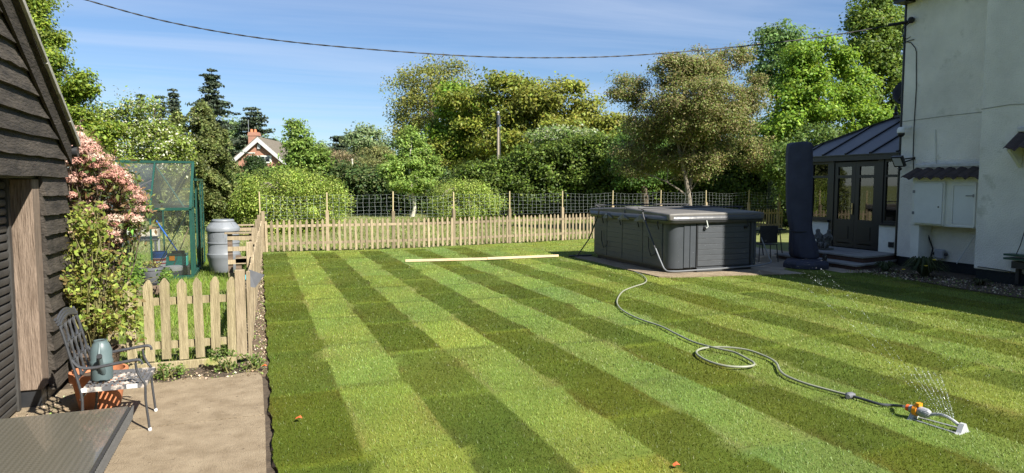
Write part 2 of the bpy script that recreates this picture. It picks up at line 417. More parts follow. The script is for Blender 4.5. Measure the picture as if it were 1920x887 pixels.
def tag(o, label=None, cat=None, group=None, kind=None):
    if label: o['label'] = label
    if cat: o['category'] = cat
    if group: o['group'] = group
    if kind: o['kind'] = kind
    return o
def thing(name, label, cat, loc, group=None, rz=0):
    o = bpy.data.objects.new(name, None); o.empty_display_size = 0.1
    col.objects.link(o); o.location = loc; o.rotation_euler = (0, 0, rz)
    ORG[o.name] = tuple(loc)
    return tag(o, label, cat, group)
def struct(mb, name, m, **k):
    o = mb.build(name, m, **k); o['kind'] = 'structure'; return o
def place(name, me, parent, loc, rot=(0, 0, 0), scale=(1, 1, 1)):
    """a part that shares its mesh; loc is a world position"""
    o = bpy.data.objects.new(name, me); col.objects.link(o)
    off = ORG.get(parent.name, (0, 0, 0)); o.parent = parent
    o.location = (loc[0] - off[0], loc[1] - off[1], loc[2] - off[2]); o.rotation_euler = rot; o.scale = scale
    return o

def fast_mesh(name, verts, nper, colors, m, parent=None, off=(0, 0, 0)):
    """verts (n*nper,3) numpy, every face owns nper vertices"""
    verts = np.asarray(verts, dtype=np.float32) - np.asarray(off, dtype=np.float32)
    n = len(verts); nf = n // nper
    me = bpy.data.meshes.new(name)
    me.vertices.add(n); me.vertices.foreach_set('co', verts.ravel())
    me.loops.add(n); me.loops.foreach_set('vertex_index', np.arange(n, dtype=np.int32))
    me.polygons.add(nf); me.polygons.foreach_set('loop_start', np.arange(nf, dtype=np.int32) * nper)
    try: me.polygons.foreach_set('loop_total', np.full(nf, nper, dtype=np.int32))
    except Exception: pass
    me.update(calc_edges=True)
    if colors is not None:
        a = me.color_attributes.new('col', 'FLOAT_COLOR', 'POINT')
        c = np.ones((n, 4), dtype=np.float32); c[:, :3] = np.clip(np.repeat(colors, nper, axis=0), 0, 1)
        a.data.foreach_set('color', c.ravel())
    me.materials.append(m)
    o = bpy.data.objects.new(name, me); col.objects.link(o)
    if parent: o.parent = parent; ORG[o.name] = off
    return o

def unit(a): return a / np.maximum(np.linalg.norm(a, axis=1, keepdims=True), 1e-9)
def leaf_quads(cen, nrm, size, aspect=0.55, updir=None):
    n = len(cen)
    r = unit(rng.normal(size=(n, 3))) if updir is None else unit(updir + 0.35 * rng.normal(size=(n, 3)))
    u = unit(r - nrm * np.sum(r * nrm, axis=1, keepdims=True)); w = np.cross(nrm, u)
    s = size.reshape(-1, 1)
    return np.stack([cen - u * s, cen + w * s * aspect + nrm * s * .12, cen + u * s, cen - w * s * aspect + nrm * s * .12], axis=1).reshape(-1, 3)
def pal(cols, n, jit=0.18):
    cols = np.array(cols); i = rng.integers(0, len(cols), n)
    return cols[i] * (1 + jit * rng.normal(size=(n, 1))) * (1 + 0.06 * rng.normal(size=(n, 3)))

def lump_fn(seed, k=16, lo=0.76, amp=0.32, sharp=9):
    r = np.random.default_rng(seed); b = unit(r.normal(size=(k, 3)))
    a = r.uniform(0.4, 1.0, k)
    def f(d): return lo + amp * np.max(np.exp(-(1 - d @ b.T) * sharp) * a, axis=1)
    return f
def crown_points(lobes, n, inner=0.5, seed=1):
    """cluster centres spread through ellipsoid lobes (cx,cy,cz,rx,ry,rz)"""
    r = np.random.default_rng(seed)
    vol = np.array([l[3] * l[4] * l[5] for l in lobes]) ** (2 / 3.); vol /= vol.sum()
    P = []; Nn = []
    for i, l in enumerate(lobes):
        m = max(3, int(n * vol[i])); d = unit(r.normal(size=(m, 3))); f = lump_fn(seed * 31 + i)
        rad = (inner + (1 - inner) * r.uniform(0, 1, m) ** 0.6) * f(d)
        c = np.array(l[:3]); s = np.array(l[3:6])
        K = max(5, m // 9); bi = r.integers(0, K, m); g_ = r.uniform(size=m) < .72
        bd = unit(r.normal(size=(K, 3))); bc = bd * (np.maximum(inner, .45) + (.93 - np.maximum(inner, .45)) * r.uniform(0, 1, K) ** .5)[:, None] * f(bd)[:, None]
        q = np.where(g_[:, None], bc[bi] + r.normal(size=(m, 3)) * np.array([.15, .15, .075]), d * rad[:, None])
        p = c + q * s; P.append(p); Nn.append(unit(q / s))
    P = np.concatenate(P); Nn = np.concatenate(Nn)
    return P, Nn
def leaves_round(P, Nn, rc, m, size, cols, outward=0.5, flat=0.7, droop=0.0, jit=0.11, cjit=0.17):
    n = len(P)
    cen = np.repeat(P, m, axis=0); no = np.repeat(Nn, m, axis=0)
    o = np.clip(rng.normal(size=(n * m, 3)), -1.7, 1.7); up_ = rng.uniform(size=n * m) < .45; o[:, 2] = np.where(up_, np.abs(o[:, 2]), o[:, 2] * .8) * flat
    rr = np.repeat(rc * rng.uniform(0.6, 1.3, n), m)
    o = o * rr[:, None] * 0.5
    if droop: o[:, 2] -= droop * np.linalg.norm(o[:, :2], axis=1)
    pos = cen + o
    nr = unit(unit(o) * outward + no * outward * 0.4 + np.array([0, 0, 0.35]) + rng.normal(size=(n * m, 3)) * 0.42)
    sz = size * rng.uniform(0.6, 1.35, n * m)
    C = 1.36 * pal(cols, n * m, jit) * np.repeat(1 + cjit * rng.normal(size=(n, 1)), m, axis=0)
    return leaf_quads(pos, nr, sz), np.clip(C, 0.003, 1)

def limb(mb, a, b, r0, r1, bend=0.15, n=5, sides=6):
    a, b = Vector(a), Vector(b); L_ = (b - a).length
    o = Vector((random.uniform(-1, 1), random.uniform(-1, 1), random.uniform(-.2, 1))) * L_ * bend
    pts = []; rs = []
    for i in range(n + 1):
        t = i / n; pts.append(a.lerp(b, t) + o * math.sin(math.pi * t) * (1 - t * .4)); rs.append(r0 + (r1 - r0) * t)
    mb.tube(pts, rs, sides, cap=False); return pts

def tree(name, label, cat, base, lobes, n=300, m=40, rc=0.6, size=0.1, cols=((.08, .12, .03),), trunk_r=0.2, fork=0.35,
         nb=40, bark='bark', inner=0.5, seed=1, group=None, outward=0.5, flat=0.7, droop=0, trunks=1, br_r=None, leafmat='leaf', jit=0.11, spread=0.3, clus_on_branch=True):
    t = thing(name, label, cat, base, group)
    P, Nn = crown_points(lobes, n, inner, seed)
    P[:, 2] = np.maximum(P[:, 2], base[2] + 0.15)
    v, c = leaves_round(P, Nn, rc, m, size, cols, outward, flat, droop, jit)
    fast_mesh('crown', v, 4, c, M[leafmat], t, tuple(base))
    mb = MB(); random.seed(seed)
    cx = np.mean([l[0] for l in lobes]); cyy = np.mean([l[1] for l in lobes])
    zt = max(l[2] + l[5] for l in lobes); H_ = zt - base[2]
    br_r = br_r or trunk_r * 0.3
    nodes = []
    for k in range(trunks):
        top = Vector((cx + random.uniform(-1, 1) * spread * (trunks > 1) * 2, cyy + random.uniform(-1, 1) * spread, base[2] + H_ * random.uniform(.75, .85)))
        b0 = Vector(base) + Vector(((k - (trunks - 1) / 2) * trunk_r * 2.4, random.uniform(-.1, .1) * (trunks > 1), -0.05))
        pts = []; rs = []
        for i in range(9):
            u = i / 8; p = b0.lerp(top, u) + Vector((math.sin(u * 5 + seed + k) * .03, math.cos(u * 4 + seed + k) * .03, 0)) * H_
            if i == 0: p = b0
            pts.append(p); rs.append(trunk_r * (1.25 if i == 0 else 1) * (1 - u) ** 0.7 + br_r * 0.35)
        mb.tube(pts, rs, 8, cap=False)
        nodes += [(p, r) for p, r, i in zip(pts, rs, range(9)) if i / 8 >= fork]
    idx = rng.permutation(len(P))[:nb]
    for i in idx:
        p = Vector(P[i]); best = min((nd for nd in nodes if nd[0].z < p.z + 0.1 * H_) if any(nd[0].z < p.z + .1 * H_ for nd in nodes) else nodes, key=lambda q: (q[0] - p).length + 0.6 * abs(p.z - 0.25 * H_ - q[0].z))
        pts = limb(mb, best[0], p, min(br_r, best[1] * .7), 0.012 + br_r * .08, 0.13, 5, 5)
        nodes.append((pts[2], br_r * 0.5)); nodes.append((pts[4], br_r * 0.3))
    mb.build('trunk', M[bark], t, smooth=True)
    return t
# ================================================================ THE SETTING
def sheet(name, pts, z, m, th=None):
    mb = MB(); n = len(pts)
    if th is None:
        mb.add([(x, y, z) for x, y in pts], [tuple(range(n))])
    else:
        mb.prism(pts, z - th, z, axis='z')
    return struct(mb, name, m)

# far ground as one sheet, gently uneven far off
mb = MB()
g = 60; span = 700.0
xs = [math.copysign(abs(t) ** 2.2, t) * span for t in np.linspace(-1, 1, g)]
mb.v = [(x + 5, y + 10, -0.02) for y in xs for x in xs]
mb.f = [(j * g + i, j * g + i + 1, (j + 1) * g + i + 1, (j + 1) * g + i) for j in range(g - 1) for i in range(g - 1)]
struct(mb, 'ground', M['field'])

# far fence line
FP = [(0.07, 19.70), (4.5, 19.55), (10.6, 20.75), (19.9, 22.1)]
def fence_y(x):
    for (x0, y0), (x1, y1) in zip(FP, FP[1:]):
        if x <= x1: return y0 + (y1 - y0) * (x - x0) / (x1 - x0)
    return FP[-1][1]
SW = 0.628; SL = 1.66
RT = np.random.default_rng(5)
ROLL = RT.normal(size=(60, 60)); ROLL2 = RT.normal(size=(60, 60)); OFFS = RT.uniform(0, SL, 60)
fence_yv = np.vectorize(fence_y)
def bound(X): return X + 0.012 * np.sin(X * 7.3)
def turf_col(X, Y):
    """colour of the laid turf: rolls 0.63 m wide, alternately laid with and against the nap"""
    wob = 0.015 * np.sin(Y * 1.9 + np.floor(X / SW) * 1.7) + 0.010 * np.sin(Y * 5.1 + 1)
    Xw = X + wob
    k = np.clip(np.floor(Xw / SW).astype(int), 0, 58)
    yy = Y + OFFS[k]; j = np.clip(np.floor(yy / SL).astype(int), 0, 58)
    light = (k % 2 == 1)
    fy = fence_yv(X)
    band = Y > fy - 0.55
    side = (Xw > 10 * SW) & (Y > 16.0)
    light = np.where(band | side, True, light)
    a = ROLL[k, j]; b2 = ROLL2[k, j]
    dark_c = np.array([0.102, 0.134, 0.016]); light_c = np.array([0.215, 0.275, 0.050])
    # how far each roll keeps its own tone: some rolls are half way between, more so on the right
    r3 = ROLL[(k * 3 + 7) % 60, (j * 5 + 3) % 60]
    mixf = np.clip(0.06 + 0.15 * np.maximum(0, r3) + 0.035 * np.maximum(0, k - 6), 0, 0.5)
    mixf = np.where(band | side, 0.05, mixf)
    base = np.where(light[:, None], light_c, dark_c); other = np.where(light[:, None], dark_c, light_c)
    c = base * (1 - 0.62 * mixf[:, None]) + other * (0.62 * mixf[:, None])
    c = c * (1 + 0.035 * a[:, None])
    c[:, 0] *= 1 + 0.028 * b2; c[:, 2] *= 1 - 0.07 * b2
    green = (k == 5) | (k == 7)
    c[:, 0] = np.where(green & light, c[:, 0] * 0.92, c[:, 0]); c[:, 2] = np.where(green & light, c[:, 2] * 1.15, c[:, 2])
    # soft wear patches of the turf itself
    h1 = np.sin(X * 5.3 + 1.1 * np.sin(Y * 2.1) + k * 1.9) * np.sin(Y * 4.1 + 1.3 * np.sin(X * 3.1) + j) + 0.6 * np.sin(X * 11 + Y * 7 + k) * np.sin(Y * 9.3 - X * 6.1)
    c = c * (1 + 0.075 * h1[:, None]); c[:, 0] *= 1 + 0.05 * np.sin(X * 3.7 - Y * 2.9 + j * 2.0)
    p = np.sin(X * 1.7 + Y * .9) * np.sin(Y * 1.3 - X * .6 + 2) + 0.6 * np.sin(X * 4.1 + 1.3) * np.sin(Y * 3.7)
    c = c * (1 + 0.05 * p[:, None])
    # roll ends: pale lifted line on dark rolls, dark gap on light ones
    fe = np.abs((yy / SL) - np.round(yy / SL)) * SL
    endl = fe < 0.045
    q = np.where(light, 0.68, 1.5)
    c = np.where(endl[:, None], c * q[:, None], c)
    fx = np.abs((Xw / SW) - np.round(Xw / SW)) * SW
    dry = (fx < 0.035) & (np.sin(Y * 2.3 + k * 2.1) > 0.3)
    c = np.where(dry[:, None], c * np.array([1.05, 0.9, 1.15]), c)
    return np.clip(c, 0.004, 1), fe, fx, light, k

# lawn boundary on the house side: soil bed
BED = [(12.1, 10.75), (11.72, 9.6), (11.6, 8.5), (11.55, 7.3), (11.6, 5.5), (11.6, -6)]
def bed_x(y):
    if y > BED[0][1]: return 12.1
    for (x0, y0), (x1, y1) in zip(BED, BED[1:]):
        if y >= y1: return x0 + (x1 - x0) * (y0 - y) / (y0 - y1)
    return 11.6
bed_xv = np.vectorize(bed_x)
PATIO = [(7.50, 15.7), (7.46, 11.66), (8.6, 11.42), (10.0, 11.12), (11.6, 10.76), (12.35, 10.62), (13.6, 10.9), (13.6, 16.4), (10.4, 16.3), (10.3, 15.75)]
PAT = np.array(PATIO)
def in_poly(X, Y, P):
    ins = np.zeros(len(X), bool); j = len(P) - 1
    for i in range(len(P)):
        xi, yi = P[i]; xj, yj = P[j]
        cnd = ((yi > Y) != (yj > Y)) & (X < (xj - xi) * (Y - yi) / (yj - yi + 1e-12) + xi)
        ins ^= cnd; j = i
    return ins
def left_x(Y): return 0.04 + 0.012 * np.sin(Y * 6.1) + 0.008 * np.sin(Y * 17) + 0.05 * np.clip((5.5 - Y) / 3.5, 0, 1)

# lawn sheet as a fine grid with its colours on the vertices
def lawn_sheet():
    xs = []
    for k in range(0, 22):
        for f in np.linspace(0.03, 0.97, 5): xs.append((k + f) * SW)
    xs = np.array([0.0] + xs); ys = np.arange(-6, 22.4, 0.12)
    X, Y = np.meshgrid(xs, ys); nx, ny = len(xs), len(ys)
    Xl = np.where(X < 0.02, left_x(Y), X); Xc = np.minimum(Xl, bed_xv(Y) + 0.05)
    Yc = np.minimum(Y, fence_yv(Xc) - 0.02)
    Z = 0.035 + 0.010 * np.sin(Xc * 1.1 + 2) * np.sin(Yc * .7) + 0.006 * np.sin(Xc * 3.3) * np.sin(Yc * 2.1)
    c, *_ = turf_col(Xc.ravel(), Yc.ravel())
    me = bpy.data.meshes.new('lawn')
    v = np.stack([Xc.ravel(), Yc.ravel(), Z.ravel()], 1)
    f = [(j * nx + i, j * nx + i + 1, (j + 1) * nx + i + 1, (j + 1) * nx + i) for j in range(ny - 1) for i in range(nx - 1)]
    f.append(tuple(j * nx for j in range(ny)) if False else (0, 1, nx + 1))
    me.from_pydata(v.tolist(), [], f[:-1]); me.update()
    a = me.color_attributes.new('col', 'FLOAT_COLOR', 'POINT')
    cc = np.ones((len(v), 4), dtype=np.float32); cc[:, :3] = c * 0.6
    a.data.foreach_set('color', cc.ravel())
    me.materials.append(M['turf'])
    o = bpy.data.objects.new('lawn', me); col.objects.link(o); o['kind'] = 'structure'
    # cut turf edge along the patio
    e = MB(); yy = np.arange(-6, 19.5, 0.1)
    vv = [(left_x(y), y, 0.035) for y in yy] + [(left_x(y) - .012 - .01 * math.sin(y * 23), y, -0.01) for y in yy]; n = len(yy)
    e.add(vv, [(i, i + 1, n + i + 1, n + i) for i in range(n - 1)])
    struct(e, 'turf_edge', M['darksoil'])
lawn_sheet()

def blades(X, Y, h, w, C, z0=0.03, lean=0.45, seed=3, nap=None):
    n = len(X); r = np.random.default_rng(seed)
    a = r.uniform(0, 2 * np.pi, n); b = np.stack([np.cos(a), np.sin(a), np.zeros(n)], 1) * w[:, None] * .5
    l = r.normal(size=(n, 3)) * lean; l[:, 2] = 1
    if nap is not None: l[:, :2] += nap
    tip = unit(l) * h[:, None]
    p = np.stack([X, Y, np.full(n, z0) if np.isscalar(z0) else z0], 1)
    return np.stack([p - b, p + b, p + tip], 1).reshape(-1, 3)
def frustum_pts(n, dmin, dmax, half=1.15, power=1.0):
    D = (rng.uniform(0, 1, n) * (dmax ** (2 * power) - dmin ** (2 * power)) + dmin ** (2 * power)) ** (1 / (2 * power))
    L_ = rng.uniform(-half, half, n) * D
    return L_ * _cy + D * _sy, D * _cy - L_ * _sy, D
VV = []; CC = []
for n, d0, d1, hh, ww in ((290000, 2.0, 6.5, 0.027, 0.006), (330000, 6.5, 12.5, 0.028, 0.011), (190000, 12.5, 24, 0.03, 0.022)):
    X, Y, D = frustum_pts(n, d0, d1)
    k = (X > left_x(Y)) & (X < bed_xv(Y)) & (Y < fence_yv(X) - 0.08) & ~in_poly(X, Y, PAT)
    X, Y, D = X[k], Y[k], D[k]
    c, fe, fx, light, kk = turf_col(X, Y)
    gap = ((fe < 0.012) & light & (rng.uniform(size=len(X)) < .9)) | ((fx < 0.010) & (np.sin(Y * 3.1 + kk * 1.3) > 0.35))
    keep = ~gap; X, Y, D, c, light, fe = X[keep], Y[keep], D[keep], c[keep], light[keep], fe[keep]
    m_ = len(X)
    h = hh * rng.uniform(.5, 1.25, m_); w = ww * rng.uniform(.6, 1.4, m_)
    nap = np.where(light[:, None], np.array([0.0, 0.30]), np.array([-0.0, -0.20]))
    VV.append(blades(X, Y, h, w, c, 0.031 + 0.010 * np.sin(X * 1.1 + 2) * np.sin(Y * .7) + 0.006 * np.sin(X * 3.3) * np.sin(Y * 2.1), 0.5, 3, nap)); CC.append(c * (1 + .2 * rng.normal(size=(m_, 1))) * (1 + .08 * rng.normal(size=(m_, 3))))
o = fast_mesh('lawn_grass', np.concatenate(VV), 3, np.concatenate(CC), M['blade'])
tag(o, kind='stuff', label='short striped turf grass across the new lawn', cat='grass')

# long grass in the vegetable plot and the field behind the far fence
n = 90000
X = rng.uniform(-7, -0.22, n); Y = rng.uniform(7.75, 21, n)
k = ~((X > -3.4) & (X < -1.25) & (Y > 14.9) & (Y < 17)) & ~((X > -1.9) & (X < -0.8) & (np.abs(Y - 9.55) < 0.12))
X, Y = X[k], Y[k]; D = np.hypot(X, Y)
patch = .5 + .5 * np.sin(X * 2.1 + 1) * np.sin(Y * 1.7)
C = pal([(.13, .21, .025), (.18, .27, .035), (.21, .26, .06)], len(X)) * (0.8 + .4 * patch[:, None])
v = blades(X, Y, rng.uniform(.05, .15, len(X)) * (0.6 + .6 * patch), np.full(len(X), .012), C, -0.02, .4, 5)
n = 130000
X2 = rng.uniform(-9, 48, n); Y2 = 19.9 + rng.uniform(0, 1, n) ** 1.6 * 36
k = Y2 > fence_yv(X2) + 0.15; X2, Y2 = X2[k], Y2[k]
pt = np.sin(X2 * .8) * np.sin(Y2 * .6 + 1) + .5 * np.sin(X2 * 2.3 + Y2)
C2 = pal([(.17, .22, .045), (.22, .25, .07), (.27, .26, .12)], len(X2)) * (1 + .18 * pt[:, None])
v2 = blades(X2, Y2, rng.uniform(.05, .14, len(X2)), rng.uniform(.02, .05, len(X2)), C2, -0.02, .5, 6)
o = fast_mesh('rough_grass', np.concatenate([v, v2]), 3, np.concatenate([C, C2]), M['blade'])
tag(o, kind='stuff', label='long rough grass beyond the picket fences', cat='grass')

# patio slabs, concrete base of the tub, soil strips
sheet('patio', [(-6.5, -3), (-0.015, -3), (-0.005, 5.77), (-6.5, 5.77)], 0.012, M['concrete'], 0.03)
pe = [(-6.5, 5.785), (-0.01, 5.785), (-0.02, 6.9)] + [(-0.05 - i * .1, 7.12 + 0.06 * math.sin(i * 1.3) + .03 * math.sin(i * 3.1)) for i in range(0, 18)] + [(-6.5, 7.2)]
sheet('patio', pe, 0.012, M['concrete'], 0.03)
sheet('soil_strip', [(-0.20, 6.95), (0.05, 6.95), (0.05, 19.6), (-0.20, 19.6)], 0.006, M['soil'])
sheet('soil_strip', [(-2.2, 7.02), (-0.2, 7.02), (-0.2, 7.62), (-2.2, 7.62)], 0.004, M['darksoil'])
sheet('soil_strip', [(-0.02, -3), (0.09, -3), (0.09, 6.95), (-0.02, 6.95)], 0.003, M['darksoil'])
sheet('tub_patio', PATIO, 0.045, M['flag'], 0.05)
sheet('tub_base', [(7.42, 11.60), (8.9, 11.30), (10.0, 11.08), (10.03, 11.7), (7.9, 11.95), (7.9, 15.5), (7.42, 15.5)], 0.052, M['concrete'], 0.03)
bedp = [(x, y) for x, y in BED] + [(16, -6), (16, 11.4), (12.4, 11.4)]
sheet('flower_bed', bedp, 0.05, M['darksoil'], 0.06)
# pebbles on the soil strips
V = []; C = []
for (x0, x1, y0, y1, n, s) in ((-0.16, 0.03, 7.0, 19.5, 2600, .012), (-1.7, -0.1, 7.05, 7.5, 500, .012), (11.6, 12.8, 6.5, 11, 2200, .018), (-1.9, -1.55, 5.8, 7.0, 160, .011)):
    x = rng.uniform(x0, x1, n); y = rng.uniform(y0, y1, n); sz = s * rng.uniform(.4, 1.3, n)
    cen = np.stack([x, y, np.full(n, .012 if x0 < 5 else .055) + sz * .3], 1)
    V.append(leaf_quads(cen, unit(np.array([0, 0, 1.0]) + .7 * rng.normal(size=(n, 3))), sz, .8)); C.append(pal([(.35, .28, .18), (.2, .15, .1), (.45, .38, .28), (.16, .2, .06)], n, .3))
o = fast_mesh('litter', np.concatenate(V), 4, np.concatenate(C), M['turf'])
tag(o, kind='stuff', label='small stones and dry litter on the soil strips', cat='litter')
# ================================================================ BARN (left)
barn = thing('barn', 'black weatherboarded barn gable with roller shutter at the left edge of the photo', 'barn', (-1.75, 4.0, 0))
BX = -1.75; YE = 7.62; ZE = 2.20; SL_ = 0.64; YR = 3.6
def roofz(y): return ZE + SL_ * min(YE - y, y - (2 * YR - YE))
random.seed(21)
def clad(z0, z1, ya, yb):
    """one lapped board: thick foot, thin head, leaning; ends follow the roof slope"""
    th = 0.030; ya0, yb0 = ya, yb
    j = [random.uniform(-.006, .006) for _ in range(10)]
    mb = MB(); n = 9; v = []
    for i in range(n + 1):
        y = ya + (yb - ya) * i / n; w = j[i % 10]
        yt = y
        v += [(BX + 0.046 + w * .5, y, z0 + w), (BX + 0.008, yt, z1), (BX - 0.012, yt, z1), (BX - 0.004 + 0.0, y, z0 + w)]
    f = []
    for i in range(n):
        a, b = 4 * i, 4 * i + 4
        f += [(a, b, b + 1, a + 1), (a + 1, b + 1, b + 2, a + 2), (a + 3, a + 2, b + 2, b + 3), (a, a + 3, b + 3, b)]
    f += [(0, 1, 2, 3), (4 * n, 4 * n + 3, 4 * n + 2, 4 * n + 1)]
    mb.add(v, f); return mb
z = 0.10; bh = 0.168; k = 0
while z < roofz(YR) - 0.05:
    zt = z + bh + 0.03
    if z < 1.85:
        clad(z, zt, 6.83 + random.uniform(0, .01), YE - 0.02 + random.uniform(-.015, .01)).build('board', M['barnboard'], barn)
    else:
        if z < ZE: ya, yb = 0.2, YE - 0.02
        else:
            s = (z + 0.10 - ZE) / SL_; ya, yb = 2 * YR - YE + s, YE - s
        if yb - ya > 0.3:
            mid = random.uniform(3.0, 5.2) if k % 2 else random.uniform(5.3, 5.9)
            if yb - ya > 3 and ya < mid < yb:
                clad(z, zt, ya, mid - .002).build('board', M['barnboard'], barn); clad(z, zt, mid + .002, yb).build('board', M['barnboard'], barn)
            else: clad(z, zt, ya, yb).build('board', M['barnboard'], barn)
    z += bh; k += 1
# backing wall and far side walls
b = MB(); b.prism([(0.0, 1.93), (0.0, 2.3), (YR, roofz(YR) - .03), (YE - 0.03, ZE - 0.02), (YE - 0.03, 0.0), (6.8, 0), (6.8, 1.93)], BX - 0.16, BX - 0.02, axis='x')
b.build('wall', M['blackpl'], barn)
b = MB(); b.box(-7, BX - 0.03, YE - 0.16, YE - 0.06, 0, ZE); b.build('side_wall', M['barnboard'], barn)
b = MB(); b.box(BX - .28, BX - 0.21, 0, 6.8, 0.0, 1.95); b.build('inner_wall', M['blackpl'], barn)
# post, block below, shutter
b = MB(); b.box(BX - 0.20, BX - 0.005, 6.64, 6.83, 0.16, 1.925); b.build('post', M['barnpost'], barn, bevel=.006)
b = MB(); b.box(BX - 0.19, BX - 0.02, 6.66, 6.83, 0.0, 0.155); b.build('post_base', M['blackpl'], barn)
b = MB()
for i in range(27):
    z = 0.02 + i * .07
    b.prism([(BX - .19, z), (BX - .165, z + .012), (BX - .16, z + .035), (BX - .165, z + .058), (BX - .19, z + .069)], 0.0, 6.54, axis='y')
b.build('roller_shutter', M['shutter'], barn, smooth=True)
b = MB(); b.box(BX - .2, BX - .15, 6.545, 6.60, 0.02, 1.93); b.build('shutter_rail', M['shutter'], barn)
# bargeboard, verge tiles, roof, gutter
def slope_bar(x0, x1, lo, hi, y0, y1):
    v = []
    for y in (y0, y1):
        zz = ZE + SL_ * (YE - y)
        v += [(x0, y, zz + lo), (x1, y, zz + lo), (x1, y, zz + hi), (x0, y, zz + hi)]
    return MB().add(v, [(3, 2, 1, 0), (4, 5, 6, 7), (0, 1, 5, 4), (1, 2, 6, 5), (2, 3, 7, 6), (3, 0, 4, 7)])
slope_bar(BX + .038, BX + .062, -.10, .11, YR, YE + .05).build('bargeboard', M['barnboard'], barn)
slope_bar(BX + .0, BX + .10, .112, .135, YR, YE + .08).build('soffit', M['barnboard'], barn)
vt = slope_bar(BX + .10, BX + .22, .138, .172, 0, .40); v0 = vt.v
for i in range(12):
    y = YE + .12 - (i + 1) * .33
    mbt = slope_bar(BX + .06, BX + .125, .125 + .012 * (i % 2), .185, y, y + .335)
    mbt.build('verge_tile', M['verge'], barn, bevel=.004)
b = MB(); b.add([(BX + .06, YE + .12, ZE + .10), (-9, YE + .12, ZE + .10), (-9, YR, roofz(YR) + .18), (BX + .06, YR, roofz(YR) + .18), (BX + .1, 2 * YR - YE - .2, ZE), (-9, 2 * YR - YE - .2, ZE)],
                [(0, 1, 2, 3), (3, 2, 5, 4)])
b.build('roof', M['rooftile'], barn)
b = MB(); b.tube([(BX + .10, YE + .12, ZE - .0), (-7, YE + .12, ZE - .02)], .055, 12); b.build('gutter', M['blackpl'], barn, smooth=True)

# ================================================================ PICKET FENCES
def picket_variants(m, h, w=0.064, th=0.018, n=4, pointed=0.055):
    out = []
    for k in range(n):
        r = random.Random(k + int(h * 100)); j = lambda: r.uniform(-.004, .004)
        poly = [(-w / 2, 0), (w / 2, 0), (w / 2 + j(), h * .5), (w / 2 + j(), h - pointed), (w * .16 + j(), h - .006), (0 + j(), h), (-w * .16, h - .008), (-w / 2 + j(), h - pointed), (-w / 2 + j(), h * .5)]
        b = MB(); b.prism(poly, -th / 2, th / 2, axis='y'); out.append(b.mesh('picket', m))
    return out
def fence(label, pts, zb, h, step, m, posts, group=None, w=.064, postw=.09, posth=1.15, post_side=1, rail=(0.26, 0.74), skip=None, gravel=True, y_off=0):
    p0 = Vector((*pts[0], 0)); t = thing('picket_fence', label, 'fence', tuple(p0), group)
    var = picket_variants(m, h, w)
    segs = list(zip(pts, pts[1:]))
    L_ = [math.dist(a, b) for a, b in segs]; s = step * .5; tot = sum(L_); i = 0
    def at_(s):
        for (a, b), l in zip(segs, L_):
            if s <= l or (a, b) == segs[-1]:
                u = s / l; return Vector((a[0] + (b[0] - a[0]) * u, a[1] + (b[1] - a[1]) * u, 0)), math.atan2(b[1] - a[1], b[0] - a[0])
            s -= l
    rr = random.Random(3)
    ps = list(posts)
    while s < tot:
        p, a = at_(s)
        if not any(abs(s - q) < step * .45 for q in ps) and not (skip and skip(s)):
            place('picket', var[rr.randrange(4)], t, (p.x + rr.uniform(-.004, .004), p.y, zb + rr.uniform(-.015, .015)), (rr.uniform(-.01, .01), rr.uniform(-.018, .018), a + rr.uniform(-.02, .02)))
        s += step
    for (a, b), l in zip(segs, L_):
        d = Vector((b[0] - a[0], b[1] - a[1], 0)).normalized(); nrm = Vector((-d.y, d.x, 0)) * post_side
        for zz in rail:
            A = Vector((*a, zz)) + nrm * .028; B = Vector((*b, zz)) + nrm * .028
            MB().bar(A, B, .032, .07).build('rail', m, t)
    for q in ps:
        p, a = at_(q); nrm = Vector((-math.sin(a), math.cos(a), 0)) * post_side * 0.06
        hh = posth + rr.uniform(-.03, .03)
        b = MB(); b.box(p.x - postw / 2, p.x + postw / 2, p.y - postw / 2, p.y + postw / 2, 0, hh, rz=a)
        b.v = [(x + nrm.x, y + nrm.y, z) for x, y, z in b.v]; b.build('post', m, t, bevel=.005)
    return t
def fence_x(px):  # where a sight line meets the far fence line
    d = ray(px, 420); 
    for (x0, y0), (x1, y1) in zip(FP, FP[1:]):
        den = d.x * (y1 - y0) - d.y * (x1 - x0); u = (d.y * x0 - d.x * y0) / den
        if -0.02 <= u <= 1.0 or (x1, y1) == FP[-1]: return x0 + (x1 - x0) * u
SX = [fence_x(q) for q in (614, 738, 852, 957, 1056, 1150, 1240, 1325, 1405, 1462)]
def arc(x):
    s = 0
    for (x0, y0), (x1, y1) in zip(FP, FP[1:]):
        if x <= x1: return s + math.hypot(x - x0, (y1 - y0) * (x - x0) / (x1 - x0))
        s += math.hypot(x1 - x0, y1 - y0)
    return s
split = 10.75
fence('long pale picket fence across the far end of the lawn left of the hot tub', [(x, y - 0.0) for x, y in FP[:2]] + [(split - .02, fence_y(split))], 0.05, .86, .150, M['fence'],
      [0.0] + [arc(x) for x in SX if x < split - .1], 'picket fences', posth=1.13)
fence('picket fence stretch behind and right of the hot tub, under the brown tree', [(split, fence_y(split)), FP[2] if FP[2][0] > split else (split + .01, fence_y(split + .01)), FP[3]], 0.05, .86, .150, M['fence'],
      [arc(x) - arc(split) for x in SX if x > split], 'picket fences', posth=1.18)
# side fence running away from the camera, seen edge on
fence('side picket fence running along the left lawn edge, seen edge on', [(-0.14, 7.72), (-0.06, 13.5), (0.03, 19.66)], 0.05, .86, .155, M['fence'], [3.0, 6.0, 9.0, 11.85], 'picket fences', posth=1.05, post_side=1, w=.075)
